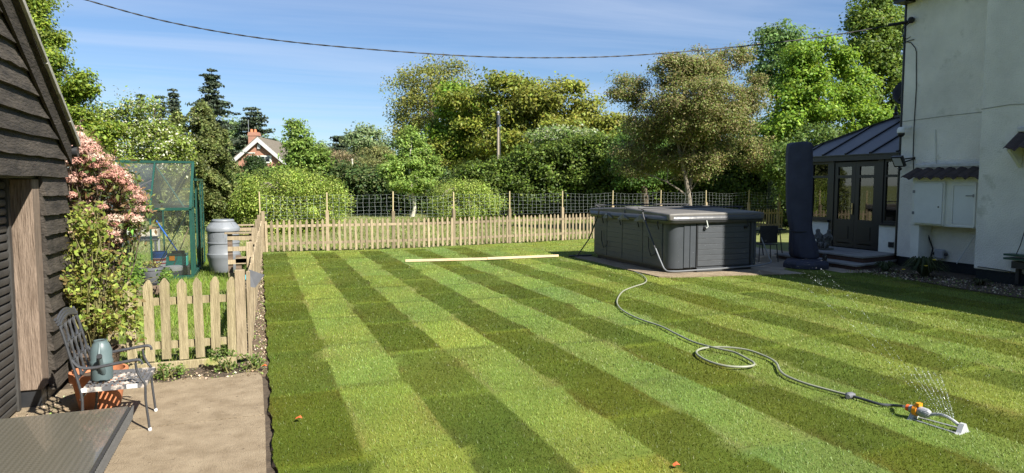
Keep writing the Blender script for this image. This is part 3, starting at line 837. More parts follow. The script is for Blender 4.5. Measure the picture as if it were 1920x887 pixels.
# near panel across the end of the concrete
nf = thing('picket_fence', 'short mossy picket fence panel with gravel board at the end of the concrete patio', 'fence', (-1.0, 7.6, 0), 'picket fences')
var = picket_variants(M['fencegreen'], .83, .085, .02, pointed=.06)
rr = random.Random(8)
for px_ in (136, 172, 211, 246, 279, 310, 343, 374, 403, 434):
    p = aty(px_, 600, 7.6)
    place('picket', var[rr.randrange(4)], nf, (p.x, 7.6, .10 + rr.uniform(-.012, .012)), (rr.uniform(-.01, .01), rr.uniform(-.02, .02), rr.uniform(-.03, .03)))
for zz in (.25, .70): MB().bar((-1.95, 7.635, zz), (-.22, 7.635, zz - .0), .035, .075).build('rail', M['fencegreen'], nf)
b = MB(); b.box(-.265, -.165, 7.58, 7.68, 0.05, .99); b.build('post', M['fence'], nf, bevel=.006)
b = MB(); b.box(-.155, -.115, 7.60, 7.66, 0.06, .97); b.build('post_strip', M['fence'], nf, bevel=.004)
b = MB(); b.box(-1.95, -.27, 7.57, 7.615, -.01, .085); b.build('gravel_board', M['fencegreen'], nf, bevel=.006)

# stock netting on slim stakes above the far fence
net = thing('wire_netting', 'galvanised square stock netting on slim stakes above the far picket fence', 'netting', (0, 19.8, 0))
SXN = [0.0] + SX
mbn = MB(); yo = .085
zt0 = 1.60
for a_, b_ in zip(SXN, SXN[1:]):
    nv = max(4, int((b_ - a_) / .165)); rr = random.Random(int(a_ * 100)); sag = rr.uniform(.03, .09)
    rows = [1.60, 1.50, 1.38, 1.26, 1.15, 1.05, .95]
    jit = [[(rr.uniform(-.013, .013), rr.uniform(-.006, .006)) for _ in range(nv + 1)] for _ in rows]
    P = [[None] * (nv + 1) for _ in rows]
    for i, zr in enumerate(rows):
        for j in range(nv + 1):
            u = j / nv; x = a_ + (b_ - a_) * u; e = 0 if j in (0, nv) else 1
            x += jit[i][j][0] * e; dz = -sag * math.sin(math.pi * u) * (zr - .7) + jit[i][j][1] * e
            P[i][j] = (x, fence_y(x) + yo, zr + dz)
    for i in range(len(rows)): mbn.tube(P[i], .0026, 3, cap=False)
    for j in range(nv + 1): mbn.tube([P[i][j] for i in range(len(rows))], .002, 3, cap=False)
mbn.build('mesh', M['wire'], net)
sme = MB().box(-.016, .016, -.016, .016, 0, .62).mesh('stake', M['stake'])
for x in SXN: place('stake', sme, net, (x, fence_y(x) + .075, 1.05 + random.uniform(-.02, .02)), (random.uniform(-.02, .02), random.uniform(-.02, .02), .2))

# ================================================================ HOUSE (right)
HX, BRX, HY = 13.5, 12.85, 11.36
house = thing('house', 'two storey white rendered house with black plinth at the right edge', 'house', (15, 8, 0))
YM = 9.12
b = MB(); b.box(HX, 20.0, YM + .005, HY, .27, 6.0); b.build('wall', M['render'], house)
b = MB(); b.box(HX + .03, 19.9, YM - .3, HY - .03, -.05, .268); b.build('plinth', M['plinth'], house)
b = MB(); b.box(BRX, 20.5, -4.0, YM, .27, 6.15); b.build('main_wall', M['render'], house, bevel=.02)
b = MB(); b.box(BRX + .03, 20.4, -3.97, YM - .03, -.052, .266); b.build('main_plinth', M['plinth'], house)
RZ = 9.4
b = MB(); b.prism([(BRX - .34, 6.15), (BRX - .34, 6.25), (16.7, RZ), (20.85, 6.25), (20.85, 6.15), (16.7, RZ - .14)], -4.25, YM + .12, axis='y')
b.build('main_roof', M['rooftile'], house)
b = MB(); b.prism([(BRX + .02, 6.15), (16.7, RZ - .18), (20.5, 6.15)], -3.95, YM - .05, axis='y'); b.build('main_gable', M['render'], house)
b = MB(); b.box(12.62, 13.55, 5.24, 6.7, 6.16, 10.7); st_ = b.build('chimney', M['render'], house); MB().box(12.56, 13.61, 5.18, 6.76, 10.702, 10.85).build('cap', M['flaggrey'], st_); [MB().lathe([(.13, 10.852), (.11, 11.2)], 12, (13.08, y_)).build('chimney_pot', M['terra'], st_, smooth=True) for y_ in (5.6, 6.3)]
b = MB(); b.prism([(HX - .32, 6.0), (HX - .32, 6.09), (16.9, 8.9), (20.35, 6.09), (20.35, 6.0), (16.9, 8.77)], YM + .125, HY + .06, axis='y'); b.build('roof', M['rooftile'], house)
b = MB(); b.prism([(HX + .02, 6.0), (16.9, 8.72), (20.0, 6.0)], YM + .13, HY - .05, axis='y'); b.build('gable', M['render'], house)
b = MB(); b.box(HX - .30, HX + .1, HY - .2, HY + .10, 5.84, 6.0); b.build('fascia', M['upvc'], house)
b = MB(); b.tube([(HX - .34, YM + .13, 5.97), (HX - .34, HY + .1, 5.97)], .055, 10); b.build('gutter', M['upvc'], house, smooth=True)
b = MB(); b.tube([(HX + .02, HY + .035, 5.9), (HX + .02, HY + .035, .3)], .035, 10); b.build('downpipe', M['upvc'], house, smooth=True)
# crack-like string line on the render at 3.3 m
b = MB(); b.tube([(HX - .003, HY, 3.28), (HX - .003, 10.3, 3.31), (HX - .003, 9.13, 3.32)], .007, 5); b.build('cable', M['greybar'], house)
b = MB(); b.tube([(BRX - .003, 9.12, 3.30), (BRX - .003, 8.6, 3.33), (BRX - .003, 7.6, 3.26)], .007, 5); b.build('cable', M['greybar'], house)
def wl_(pts, X=HX - .012): return [(X, *tuple(atx(x, y, X))[1:]) for x, y in pts]
b = MB(); b.tube(wl_([(1697, 78), (1708, 80), (1716, 90), (1718, 97), (1718, 165), (1714, 230), (1712, 290), (1713, 322)]), .009, 6); b.build('cable', M['cable'], house)
b = MB(); b.tube(wl_([(1693, 72), (1700, 73), (1707, 69)]), .007, 5); b.tube(wl_([(1692, 82), (1705, 76), (1714, 74)]), .009, 5); b.build('cable', M['cable'], house)
b = MB(); b.tube(wl_([(1753, 243), (1754, 280), (1754, 310)], HX - .015), .014, 8); b.build('pipe', M['render2'], house)
# lower wires along the plinth
b = MB(); b.tube(wl_([(1684, 480), (1700, 484), (1720, 487), (1740, 490)], 13.1), .006, 5); b.build('cable', M['cable'], house)
b = MB(); b.tube(wl_([(1833, 500), (1870, 505), (1905, 511), (1935, 513)], BRX - .01), .008, 5); b.build('cable', M['cable'], house)
# meter cupboards on a projecting block
mc = thing('meter_cupboard', 'pair of white meter cupboards under a small pantile canopy on the house wall', 'cupboard', (13.1, 10, .3))
YA, YB = 10.72, 9.125
b = MB(); b.box(13.12, HX - .002, YB, YA, 1.02, 2.02); b.box(13.125, HX - .002, YA - .32 + .13, YA, .27, 1.018); b.build('wall', M['render2'], mc)
b = MB(); b.box(13.15, HX - .002, 10.54, YA - .03, -.02, .268); b.build('plinth', M['plinth'], mc)
def pyz(px_, py_, X): p = atx(px_, py_, X); return p.y, p.z
y1, z1 = pyz(1716, 342, 13.06); y2, z2 = pyz(1765, 418, 13.06)
b = MB(); b.box(13.07, 13.118, y2 - .03, y1 + .02, 1.04, 1.93); b.build('door_frame', M['render2'], mc, bevel=.004)
b = MB(); b.box(13.045, 13.069, y2, y1, 1.07, 1.90); d1 = b.build('door', M['whitepaint'], mc, bevel=.004)
b = MB(); b.tube([(13.04, y2 + .07, 1.42), (13.05, y2 + .07, 1.42)], .018, 10); b.build('lock', M['blackpl'], d1)
y3, _ = pyz(1786, 350, 13.1); y4, _ = pyz(1831, 350, 13.1)
b = MB()
for (a0, a1, c0, c1) in ((y4, y3, 1.86, 1.92), (y4, y3, 1.05, 1.09), (y4, y4 + .03, 1.09, 1.86), (y3 - .03, y3, 1.09, 1.86)): b.box(13.09, 13.118, a0, a1, c0, c1)
b.build('door_frame', M['render2'], mc)
b = MB(); b.box(13.098, 13.117, y4 + .035, y3 - .035, 1.095, 1.855); d2 = b.build('door', M['whitepaint'], mc)
for z_ in (1.25, 1.7): MB().box(13.035, 13.05, y1 - .02, y1 + .03, z_, z_ + .06).build('hinge', M['greybar'], d1)
b = MB(); b.tube([(13.09, y4 + .04, 1.66), (13.09, y4 + .2, 1.66)], .008, 6); b.box(13.085, 13.097, y4 + .03, y4 + .06, 1.63, 1.69); b.build('bolt', M['greybar'], d2)
b = MB(); b.box(13.07, 13.089, y4, y3 + .03, 1.03, 1.047); b.build('sill', M['whitepaint'], mc)
# pantile canopy: an S-profile sheet sloping out from the wall
def canopy(par, ya, yb, x_in, z_in, x_out, z_out, n):
    b = MB(); N_ = n * 10; v = []
    for i in range(N_ + 1):
        u = i / N_; y = ya + (yb - ya) * u; ph = u * n * 2 * math.pi
        h = .028 * math.sin(ph) + .012 * math.sin(2 * ph + .6)
        v += [(x_in, y, z_in + h), (x_out, y, z_out + h), (x_out, y, z_out + h - .018), (x_in, y, z_in + h - .018)]
    f = []
    for i in range(N_):
        a = 4 * i; c = a + 4
        f += [(a, a + 1, c + 1, c), (a + 1, a + 2, c + 2, c + 1), (a + 2, a + 3, c + 3, c + 2)]
    f += [(0, 3, 2, 1), (4 * N_, 4 * N_ + 1, 4 * N_ + 2, 4 * N_ + 3)]
    b.add(v, f); b.build('tile_canopy', M['pantile'], par, smooth=True)
    b = MB(); b.box(x_in - .03, x_in + .05, min(ya, yb), max(ya, yb), z_in + .02, z_in + .10); b.build('flashing', M['flashing'], par, bevel=.015)
canopy(mc, 10.86, 9.13, 13.36, 2.22, 12.93, 2.03, 7)
tc_ = thing('door_canopy', 'small brown tile canopy on the chimney breast at the far right edge', 'canopy', (12.6, 7.9, 2.7))
canopy(tc_, 8.42, 6.9, 12.82, 2.80, 12.45, 2.52, 6)
b = MB()
for y in (8.36, 6.95): MB().prism([(12.84, 2.74), (12.5, 2.5), (12.84, 2.18)], y - .03, y + .03, axis='y').build('bracket', M['render2'], tc_)
# things on the wall
lb = thing('outdoor_light', 'round black outdoor lamp fixed in the recess below the meter cupboards', 'lamp', (13.4, 10.25, .45))
p = atx(1763, 476, 13.42)
b = MB(); b.box(13.34, 13.46, p.y - .11, p.y + .09, p.z - .10, p.z + .10); b.build('body', M['greypl'], lb, bevel=.03)
b = MB(); b.tube([(13.4, p.y + .12, p.z), (13.4, p.y + .17, p.z)], .03, 8); b.tube([(13.4, p.y - .12, p.z), (13.4, p.y - .17, p.z)], .03, 8); b.build('cable_gland', M['blackpl'], lb)
lb['label'] = 'grey square junction box in the recess below the meter cupboards'; lb['category'] = 'junction box'; lb.name = 'junction_box'
rc = MB(); rc.tube([tuple(atx(x, y, 13.42)) for x, y in ((1739, 426), (1740, 440), (1745, 455), (1749, 466), (1746, 480), (1743, 490))], .016, 8)
tag(rc.build('armoured_cable', M['cable'], smooth=True), 'thick black cable curving down from the left meter cupboard door', 'cable')
rc = MB(); rc.tube([tuple(atx(x, y, 13.40)) for x, y in ((1829, 440), (1794, 494))], .012, 8)
tag(rc.build('stick', M['whitepaint'], smooth=True), 'thin pale stick leaning diagonally in the recess of the house wall', 'stick')
# cctv camera
cc = thing('security_camera', 'small white security camera with black lens on the corner of the house', 'camera', (13.3, 11.2, 3.0))
p = atx(1690, 247, 13.30)
b = MB(); b.lathe([(.0, .10), (.05, .10), (.075, .07), (.085, .03), (.085, -.02), (.075, -.03)], 16, (p.x, p.y)); b.v = [(x, y, z + p.z) for x, y, z in b.v]; b.build('housing', M['whitepl'], cc, smooth=True)
b = MB(); b.sphere((p.x, p.y, p.z - .05), .07, n=14, m=8); b.build('lens', M['upvc'], cc, smooth=True)
b = MB(); b.bar((p.x, p.y - .02, p.z + .07), (13.5, p.y - .08, p.z + .1), .04, .035); b.build('bracket', M['whitepl'], cc)
fl = thing('floodlight', 'square black floodlight with white face on the corner of the house', 'floodlight', (13.3, 11.2, 2.4))
p = atx(1685, 303, 13.28)
b = MB(); b.add([(p.x - .10, p.y + .12, p.z + .10), (p.x - .12, p.y - .16, p.z + .10), (p.x + .0, p.y - .16, p.z - .12), (p.x + .02, p.y + .12, p.z - .12),
                 (p.x - .04, p.y + .12, p.z + .13), (p.x - .06, p.y - .16, p.z + .13), (p.x + .05, p.y - .16, p.z - .09), (p.x + .07, p.y + .12, p.z - .09)],
                [(0, 1, 2, 3), (7, 6, 5, 4), (0, 4, 5, 1), (1, 5, 6, 2), (2, 6, 7, 3), (3, 7, 4, 0)]); b.build('housing', M['upvc'], fl)
b = MB(); b.add([(p.x - .10 - .004 + .008, p.y + .09, p.z + .073), (p.x - .116, p.y - .13, p.z + .073), (p.x - .016, p.y - .13, p.z - .097), (p.x + .0, p.y + .09, p.z - .097)], [(0, 1, 2, 3)]); b.build('lamp_face', M['lightgrey'], fl)
b = MB(); b.bar((p.x + .03, p.y - .06, p.z + .05), (13.5, p.y - .22, p.z + .08), .03, .03); b.bar((p.x + .03, p.y - .06, p.z - .03), (13.5, p.y - .22, p.z + .06), .03, .03); b.sphere((p.x + .05, p.y, p.z - .16), .04); b.build('bracket', M['upvc'], fl)
# satellite dish behind the corner
ds = thing('satellite_dish', 'dark satellite dish just behind the house corner above the conservatory', 'satellite dish', (14.0, 11.7, 4.0))
b = MB(); c = Vector((14.22, 11.82, 4.0)); ax = Vector((-.75, -.45, .3)).normalized(); u_ = ax.orthogonal().normalized(); w_ = ax.cross(u_)
v = []; f = []
for i in range(7):
    r_ = .34 * i / 6
    for j in range(20):
        t = 2 * math.pi * j / 20; v.append(c + (u_ * math.cos(t) + w_ * math.sin(t)) * r_ + ax * (r_ * r_ * .45))
f = [(i * 20 + j, i * 20 + (j + 1) % 20, (i + 1) * 20 + (j + 1) % 20, (i + 1) * 20 + j) for i in range(6) for j in range(20)]
b.add(v, f); do = b.build('dish', M['upvc'], ds, smooth=True); sm = do.modifiers.new('s', 'SOLIDIFY'); sm.thickness = .012
b = MB(); b.tube([c, c + Vector((.05, -.3, -.15)), (14.0, HY, 3.8)], .022, 8); b.tube([c - w_ * .3, c + ax * .4], .012, 6); b.build('arm', M['bar'], ds)
# green hanging planter bracket at the far right
hp = thing('wall_shelf', 'dark green slatted shelf hanging on a chain at the far right edge of the wall', 'shelf', (12.7, 8.1, .5))
b = MB()
for z in (.60, .53): b.box(12.62, 12.82, 7.6, 8.42, z, z + .035)
b.build('slat', M['green'], hp)
b = MB(); b.tube([(12.7, 8.26, .6), (12.72, 8.2, .8), (12.82, 8.17, 1.2)], .008, 5); b.build('chain', M['cable'], hp)
b = MB(); b.box(12.66, 12.82, 7.7, 8.3, .38, .5); b.box(12.72, 12.8, 8.2, 8.26, .1, .37); b.build('bracket', M['blackpl'], hp)

# ================================================================ CONSERVATORY
cons = thing('conservatory', 'black framed conservatory with grey panel roof, double doors and white dwarf walls', 'conservatory', (14.5, 13, 0))
KX = 13.6; Y0, Y1 = HY + .02, 14.75; FZ = .30; SZ = .93; TZ = 2.46
yD0 = atx(1648, 430, KX).y; yD1 = atx(1552, 430, KX).y
for q_ in ((KX, KX + .2, Y0, yD0), (KX, KX + .2, yD1, Y1), (KX + .2, 17.5, Y1 - .2, Y1)): MB().box(*q_, .27, SZ).build('dwarf_wall', M['render2'], cons)
b = MB(); b.box(KX + .02, 17.4, Y0, Y1 - .03, -.02, .268); b.build('plinth', M['plinth'], cons)
b = MB(); b.box(KX - .05, KX + .18, Y0, yD0 + .02, SZ + .002, SZ + .05); b.box(KX - .05, KX + .18, yD1 - .02, Y1 + .05, SZ + .002, SZ + .05); b.build('sill', M['upvc'], cons)
b = MB(); b.box(KX + .3, 17.3, Y0 + .05, Y1 - .3, .27, .30); b.build('floor', M['darkroom'], cons)
def frame(y0, y1, z0, z1, w=.06, x=KX + .04, d=.07):
    b = MB(); b.box(x, x + d, y0, y0 + w, z0, z1); b.box(x, x + d, y1 - w, y1, z0, z1); b.box(x, x + d, y0 + w, y1 - w, z0, z0 + w); b.box(x, x + d, y0 + w, y1 - w, z1 - w, z1); return b
TR = 2.08   # transom height
def window(y0, y1):
    o = frame(y0, y1, SZ + .05, TZ).box(KX + .04, KX + .11, y0 + .06, y1 - .06, TR - .03, TR + .03).build('window', M['upvc'], cons)
    MB().box(KX + .07, KX + .076, y0 + .05, y1 - .05, SZ + .1, TR - .025).build('pane', M['consglass'], o)
    MB().box(KX + .07, KX + .076, y0 + .05, y1 - .05, TR + .025, TZ - .05).build('pane', M['consglass'], o)
window(Y0, yD0 - .04)
for a in range(2):
    w_ = (Y1 - yD1 - .04) / 2; window(yD1 + .04 + a * w_, yD1 + .04 + (a + 1) * w_)
b = MB(); b.box(KX + .02, KX + .13, yD0 - .04, yD0 + .12, FZ, TZ); b.box(KX + .02, KX + .13, yD1 - .12, yD1 + .04, FZ, TZ); b.build('door_frame', M['upvc'], cons)
ym = (yD0 + yD1) / 2
for k, (a, c_) in enumerate(((yD0 + .12, ym - .003), (ym + .003, yD1 - .12))):
    o = frame(a, c_, FZ + .03, TZ - .03, .115, KX + .04, .06).box(KX + .04, KX + .10, a + .115, c_ - .115, FZ + .12, 1.02).box(KX + .04, KX + .10, a + .115, c_ - .115, TR - .045, TR + .03).box(KX + .03, KX + .039, a + .16, c_ - .16, FZ + .25, .85).build('door', M['upvc'], cons)
    MB().box(KX + .068, KX + .074, a + .11, c_ - .11, 1.02, TR - .045).build('pane', M['consglass'], o)
    MB().box(KX + .068, KX + .074, a + .11, c_ - .11, TR + .03, TZ - .14).build('pane', M['consglass'], o)
    if k == 1: MB().box(KX + .01, KX + .03, a + .03, a + .065, 1.15, 1.42).tube([(KX - .01, a + .045, 1.3), (KX - .01, a + .16, 1.3)], .012, 6).build('handle', mat('brass', (.45, .35, .18), .35, metallic=.8), o)
b = MB(); b.box(KX, KX + .16, yD0 - .04, yD1 + .04, FZ - .06, FZ - .001); b.build('threshold', M['upvc'], cons)
# far sides glazed so daylight comes through
for (xa, xb) in ((KX + .25, 14.9), (14.95, 16.1), (16.15, 17.4)):
    b = MB(); b.box(xa, xa + .06, Y1 - .12, Y1 - .06, SZ, TZ); b.box(xb - .06, xb, Y1 - .12, Y1 - .06, SZ, TZ); b.box(xa + .06, xb - .06, Y1 - .12, Y1 - .06, SZ, SZ + .07); b.box(xa + .06, xb - .06, Y1 - .12, Y1 - .06, TR - .03, TR + .03)
    o = b.build('window', M['upvc'], cons); MB().box(xa + .05, xb - .05, Y1 - .093, Y1 - .088, SZ + .05, TZ).build('pane', M['consglass'], o)
ya_, n_ = Y0, 3
for i in range(3):
    a = Y0 + .05 + i * 1.1; b = MB(); b.box(17.34, 17.4, a, a + .06, SZ, TZ); b.box(17.34, 17.4, a + 1.04, a + 1.1, SZ, TZ); b.box(17.34, 17.4, a + .06, a + 1.04, SZ, SZ + .07)
    o = b.build('window', M['upvc'], cons); MB().box(17.365, 17.37, a + .05, a + 1.05, SZ + .05, TZ).build('pane', M['consglass'], o)
b = MB(); b.box(17.3, 17.45, Y0, Y1, .27, SZ); b.build('dwarf_wall', M['render2'], cons)
# eaves beam and hipped roof with glazing bars
b = MB(); b.box(KX - .10, KX + .14, Y0, Y1 + .12, TZ + .002, TZ + .14); b.box(KX + .14, 17.5, Y1 - .14, Y1 + .12, TZ + .002, TZ + .14); b.build('eaves_beam', M['upvc'], cons)
EX, RX, RZ_ = KX - .14, 15.5, 3.60; EZ = TZ + .145; YH = 13.25
roof_pts = [(EX, Y0, EZ), (EX, Y1 + .16, EZ), (RX, YH, RZ_), (RX, Y0, RZ_), (17.6, Y0, EZ), (17.6, Y1 + .16, EZ)]
b = MB(); b.add(roof_pts, [(0, 3, 2, 1), (1, 2, 5), (2, 3, 4, 5)]); o = b.build('roof', M['slate'], cons)
sd_ = o.modifiers.new('s', 'SOLIDIFY'); sd_.thickness = .03
b = MB(); E0 = Vector((EX, 0, EZ)); R0 = Vector((RX, 0, RZ_)); up_ = Vector((-(RZ_ - EZ), 0, RX - EX)).normalized()
for y in [Y0 + .05 + i * .72 for i in range(5)]:
    if y > Y1: break
    u = 1.0 if y <= YH else max(0.0, 1 - (y - YH) / (Y1 + .16 - YH))
    b.bar(Vector((EX, y, EZ + .02)), E0.lerp(R0, u) + Vector((0, y, .02)), .06, .035, up=(-.5, 0, 1))
b.bar((EX, Y1 + .16, EZ + .02), (RX, YH, RZ_ + .02), .07, .05); b.bar((RX, YH, RZ_ + .03), (RX, Y0, RZ_ + .03), .10, .06)
for i in range(5):
    x = RX + (i - 2) * .7
    b.bar((x, Y1 + .16, EZ + .02), (RX + (x - RX) * .02, YH, RZ_ + .01), .04, .03)
b.build('glazing_bar', M['upvc'], cons)
# flat ridge ornament
b = MB(); b.lathe([(.05, 0), (.07, .06), (.03, .1), (.05, .16), (.0, .3)], 10, (RX, YH)); b.v = [(x, y, z + RZ_ + .05) for x, y, z in b.v]; b.build('finial', M['upvc'], cons)
# items on the sill and inside
p = atx(1677, 418, KX + .35); tb = thing('storage_tub', 'clear plastic tub on the window sill inside the conservatory', 'tub', (KX + .35, 11.7, 1.0))
b = MB(); b.box(KX + .26, KX + .4, 11.5, 11.85, SZ + .06, SZ + .17); b.build('body', mat('pale_blue_plastic', (.35, .45, .5), .3), tb, bevel=.01); b = MB(); b.box(KX + .25, KX + .41, 11.49, 11.86, SZ + .171, SZ + .19); b.build('lid', M['whitepl'], tb)
b = MB(); b.box(KX + .201, KX + .5, Y0 + .02, yD0, SZ - .03, SZ + .05); b.build('inner_sill', M['darkroom'], cons)
lm = thing('table_lamp', 'table lamp with pale green shade behind the left conservatory window', 'lamp', (14.2, 14.15, .9))
b = MB(); b.lathe([(.26, 1.28), (.16, 1.62)], 20, (14.25, 14.1), close=False); b.build('lamp_shade', mat('green_shade', (.25, .36, .33), .9), lm)
b = MB(); b.lathe([(.09, .9), (.1, .93), (.03, .96), (.06, 1.08), (.02, 1.2), (.015, 1.5)], 12, (14.25, 14.1)); b.build('base', M['stone'], lm, smooth=True)
st = thing('side_table', 'low side table holding the lamp inside the conservatory', 'table', (14.25, 14.1, .3))
b = MB(); b.box(13.95, 14.55, 13.85, 14.4, .86, .895); b.build('table_top', M['fence'], st)
leg = MB().box(-.02, .02, -.02, .02, 0, .56).mesh('leg', M['fence'])
for dx in (-.26, .26):
    for dy in (-.23, .23): place('leg', leg, st, (14.25 + dx, 14.125 + dy, .30))
# steps
stp = thing('steps', 'two broad flagged steps with brick risers below the conservatory doors', 'steps', (12.6, 12, 0))
b = MB(); b.prism([(11.98, 12.9), (11.95, 11.0), (12.5, 11.15), (13.6, 11.45), (13.6, 13.6), (12.1, 13.6)], 0.02, .125, axis='z'); b.build('riser', M['darkbrick'], stp)
b = MB(); b.prism([(11.93, 12.9), (11.88, 10.95), (12.5, 11.10), (13.59, 11.42), (13.59, 13.62), (12.05, 13.62)], .127, .17, axis='z'); b.build('tread', M['flaggrey'], stp, bevel=.008)
b = MB(); b.prism([(12.36, 13.4), (12.32, 11.2), (12.9, 11.3), (13.595, 11.47), (13.595, 13.6)], .172, .27, axis='z'); b.build('riser', M['darkbrick'], stp)
b = MB(); b.prism([(12.31, 13.45), (12.27, 11.15), (12.9, 11.25), (13.59, 11.44), (13.59, 13.6)], .272, .315, axis='z'); b.build('tread', M['flaggrey'], stp, bevel=.008)
vt_ = MB().box(KX - .03, KX - .001, 11.52, 11.66, .44, .56); tag(vt_.build('air_vent', M['upvc'], bevel=.006), 'small black square vent on the right white dwarf wall by the doors', 'vent')

# overhead service cable
pts = [atd(-250, -160, 11.0), atd(-40, -62, 11.5), atd(155, -2, 12), atd(320, 42, 12.4), atd(500, 73, 12.8), atd(700, 93, 13.2), atd(900, 106, 13.7), atd(1060, 108, 14.0), atd(1200, 103, 14.3), atd(1400, 86, 14.7), atd(1560, 66, 15.0), Vector((13.5, 11.36, 5.45))]
def smooth_path(P, n=8):
    P = [Vector(p) for p in P]; out = []
    for i in range(len(P) - 1):
        p0, p1, p2, p3 = P[max(i - 1, 0)], P[i], P[i + 1], P[min(i + 2, len(P) - 1)]
        for k in range(n):
            t = k / n; out.append(.5 * ((2 * p1) + (p2 - p0) * t + (2 * p0 - 5 * p1 + 4 * p2 - p3) * t * t + (3 * p1 - p0 - 3 * p2 + p3) * t ** 3))
    return out + [P[-1]]
sp = smooth_path(pts, 22); b = MB()
for s_ in (0, 1):
    q = []
    for i, p in enumerate(sp):
        a = i * .9 + s_ * math.pi; q.append(p + Vector((0, math.cos(a) * .006, math.sin(a) * .006)))
    b.tube(q, .0085, 5)
ob = thing('overhead_cable', 'twisted black service cable sagging across the sky to the house corner', 'cable', (13.5, 11.36, 5.45))
b.build('wire', M['cable'], ob)
b = MB(); b.tube([(13.49, 11.32, 5.45), (13.40, 11.5, 5.44), (13.30, 11.66, 5.44)], .035, 8); b.sphere((13.44, 11.2, 5.46), .07, n=10, m=6); b.tube([(13.47, 11.2, 5.46), (13.42, 11.4, 5.30), (13.47, 11.38, 5.05)], .012, 6); b.build('clamp', M['cable'], ob)
# ================================================================ HOT TUB
tub = thing('hot_tub', 'large dark grey hot tub with folded grey cover and side lifter bars', 'hot tub', (9.05, 13.45, 0))
X0, X1, YF, YB_ = 7.86, 10.2, 11.92, 15.50; ZT = 1.12
def rrect(x0, x1, y0, y1, r, n=6):
    P = []
    for cx, cy, a0 in ((x1 - r, y1 - r, 0), (x0 + r, y1 - r, 90), (x0 + r, y0 + r, 180), (x1 - r, y0 + r, 270)):
        for i in range(n + 1):
            a = R(a0 + 90 * i / n); P.append((cx + r * math.cos(a), cy + r * math.sin(a)))
    return P
def slab(mb, P, z0, z1): mb.prism(P, z0, z1, axis='z'); return mb
b = MB(); slab(b, rrect(X0 + .03, X1 - .03, YF + .03, YB_ - .03, .22), .14, ZT); b.build('cabinet', M['tubcorner'], tub, smooth=True)
b = MB(); slab(b, rrect(X0 + .09, X1 - .09, YF + .09, YB_ - .09, .2), .052, .138); b.build('base', M['blackpl'], tub, smooth=True)
b = MB(); b.box(8.55, 9.5, YF + .02, YF + .2, .06, .137); b.build('foot', M['tubpanel'], tub)
# front: two corner boards, slatted door panel
for xa in (8.22, 8.37, 9.93, 10.0):
    MB().box(xa, xa + (.14 if xa < 9 else .06), YF + .012, YF + .04, .15, ZT - .01).build('corner_board', M['tubcorner'], tub, bevel=.008)
b = MB()
for i in range(8):
    z = .17 + i * .117; b.box(8.56, 9.88, YF + .010, YF + .04, z, z + .112)
b.build('front_panel', M['tubpanel'], tub, bevel=.004)
for q_ in (8.525, 9.89): MB().box(q_, q_ + .025, YF + .005, YF + .04, .16, ZT - .01).build('trim', M['blackpl'], tub)
# long side (facing the lawn): panels with grooves
ys = [12.35, 13.05, 13.75, 14.4, 14.8]
prev = 12.2
for y0_, y1_ in ((12.22, 12.98), (13.0, 13.88), (13.90, 14.62), (14.64, 15.3)):
    b = MB()
    for i in range(8):
        z = .17 + i * .117; b.box(X0 + .012, X0 + .04, y0_, y1_, z, z + .1155)
    b.build('side_panel', M['tubpanel'], tub, bevel=.003)
# cover: two foam halves tapering to the sides, folding at the middle
ZC = ZT + .012
def cover_half(y0, y1, zc_in):
    P = rrect(X0 - .03, X1 + .03, YF - .03, YB_ + .03, .16)
    v = []; cyy = (YF + YB_) / 2
    b = MB(); nx, ny = 10, 6; rows = []
    for j in range(ny + 1):
        y = y0 + (y1 - y0) * j / ny
        for i in range(nx + 1):
            x = X0 - .03 + (X1 - X0 + .06) * i / nx
            u = abs(y - cyy) / (YB_ + .03 - cyy); z = .235 - .075 * u - .012 * (abs(i / nx - .5) * 2) ** 6 - .006 * math.sin(i * 1.1) * math.sin(j * .9)
            # rounded plan corners
            rows.append((x, y, ZC + z))
    n = len(rows); bot = [(x, y, ZC) for x, y, z in rows]
    f = [(j * (nx + 1) + i, j * (nx + 1) + i + 1, (j + 1) * (nx + 1) + i + 1, (j + 1) * (nx + 1) + i) for j in range(ny) for i in range(nx)]
    f += [tuple(q + n for q in reversed(t)) for t in f]
    w = nx + 1
    for i in range(nx): f += [(i + 1, i, i + n, i + 1 + n), (ny * w + i, ny * w + i + 1, ny * w + i + 1 + n, ny * w + i + n)]
    for j in range(ny): f += [(j * w, (j + 1) * w, (j + 1) * w + n, j * w + n), ((j + 1) * w + nx, j * w + nx, j * w + nx + n, (j + 1) * w + nx + n)]
    b.add(rows + bot, f)
    return b
cyy = (YF + YB_) / 2
for a, c_ in ((YF - .03, cyy - .006), (cyy + .006, YB_ + .03)):
    cover_half(a, c_, 0).build('cover', M['tubcover'], tub, smooth=True, bevel=.03)
b = MB(); P = rrect(X0 - .036, X1 + .036, YF - .036, YB_ + .036, .15); Pi = rrect(X0 - .028, X1 + .028, YF - .028, YB_ + .028, .15)
n = len(P); v = []
for i, ((x, y), (xi, yi)) in enumerate(zip(P, Pi)):
    wv = .006 * math.sin(i * 2.1)
    v += [(x, y, ZC + .10), (x + (x - xi) * .5 + wv * .4, y + (y - yi) * .5, ZC - .055 + wv)]
b.add(v, [(2 * i, 2 * i + 1, (2 * i + 3) % (2 * n), (2 * i + 2) % (2 * n)) for i in range(n)])
o = b.build('cover_skirt', M['tubcover_side'], tub, smooth=True); s_ = o.modifiers.new('s', 'SOLIDIFY'); s_.thickness = .012
MB().tube([(x, y, ZC + .008) for x, y in rrect(X0 - .043, X1 + .043, YF - .043, YB_ + .043, .15)] + [(X1 + .043, YB_ - .1, ZC + .008)], .009, 6).build('piping', M['strap'], tub, smooth=True)
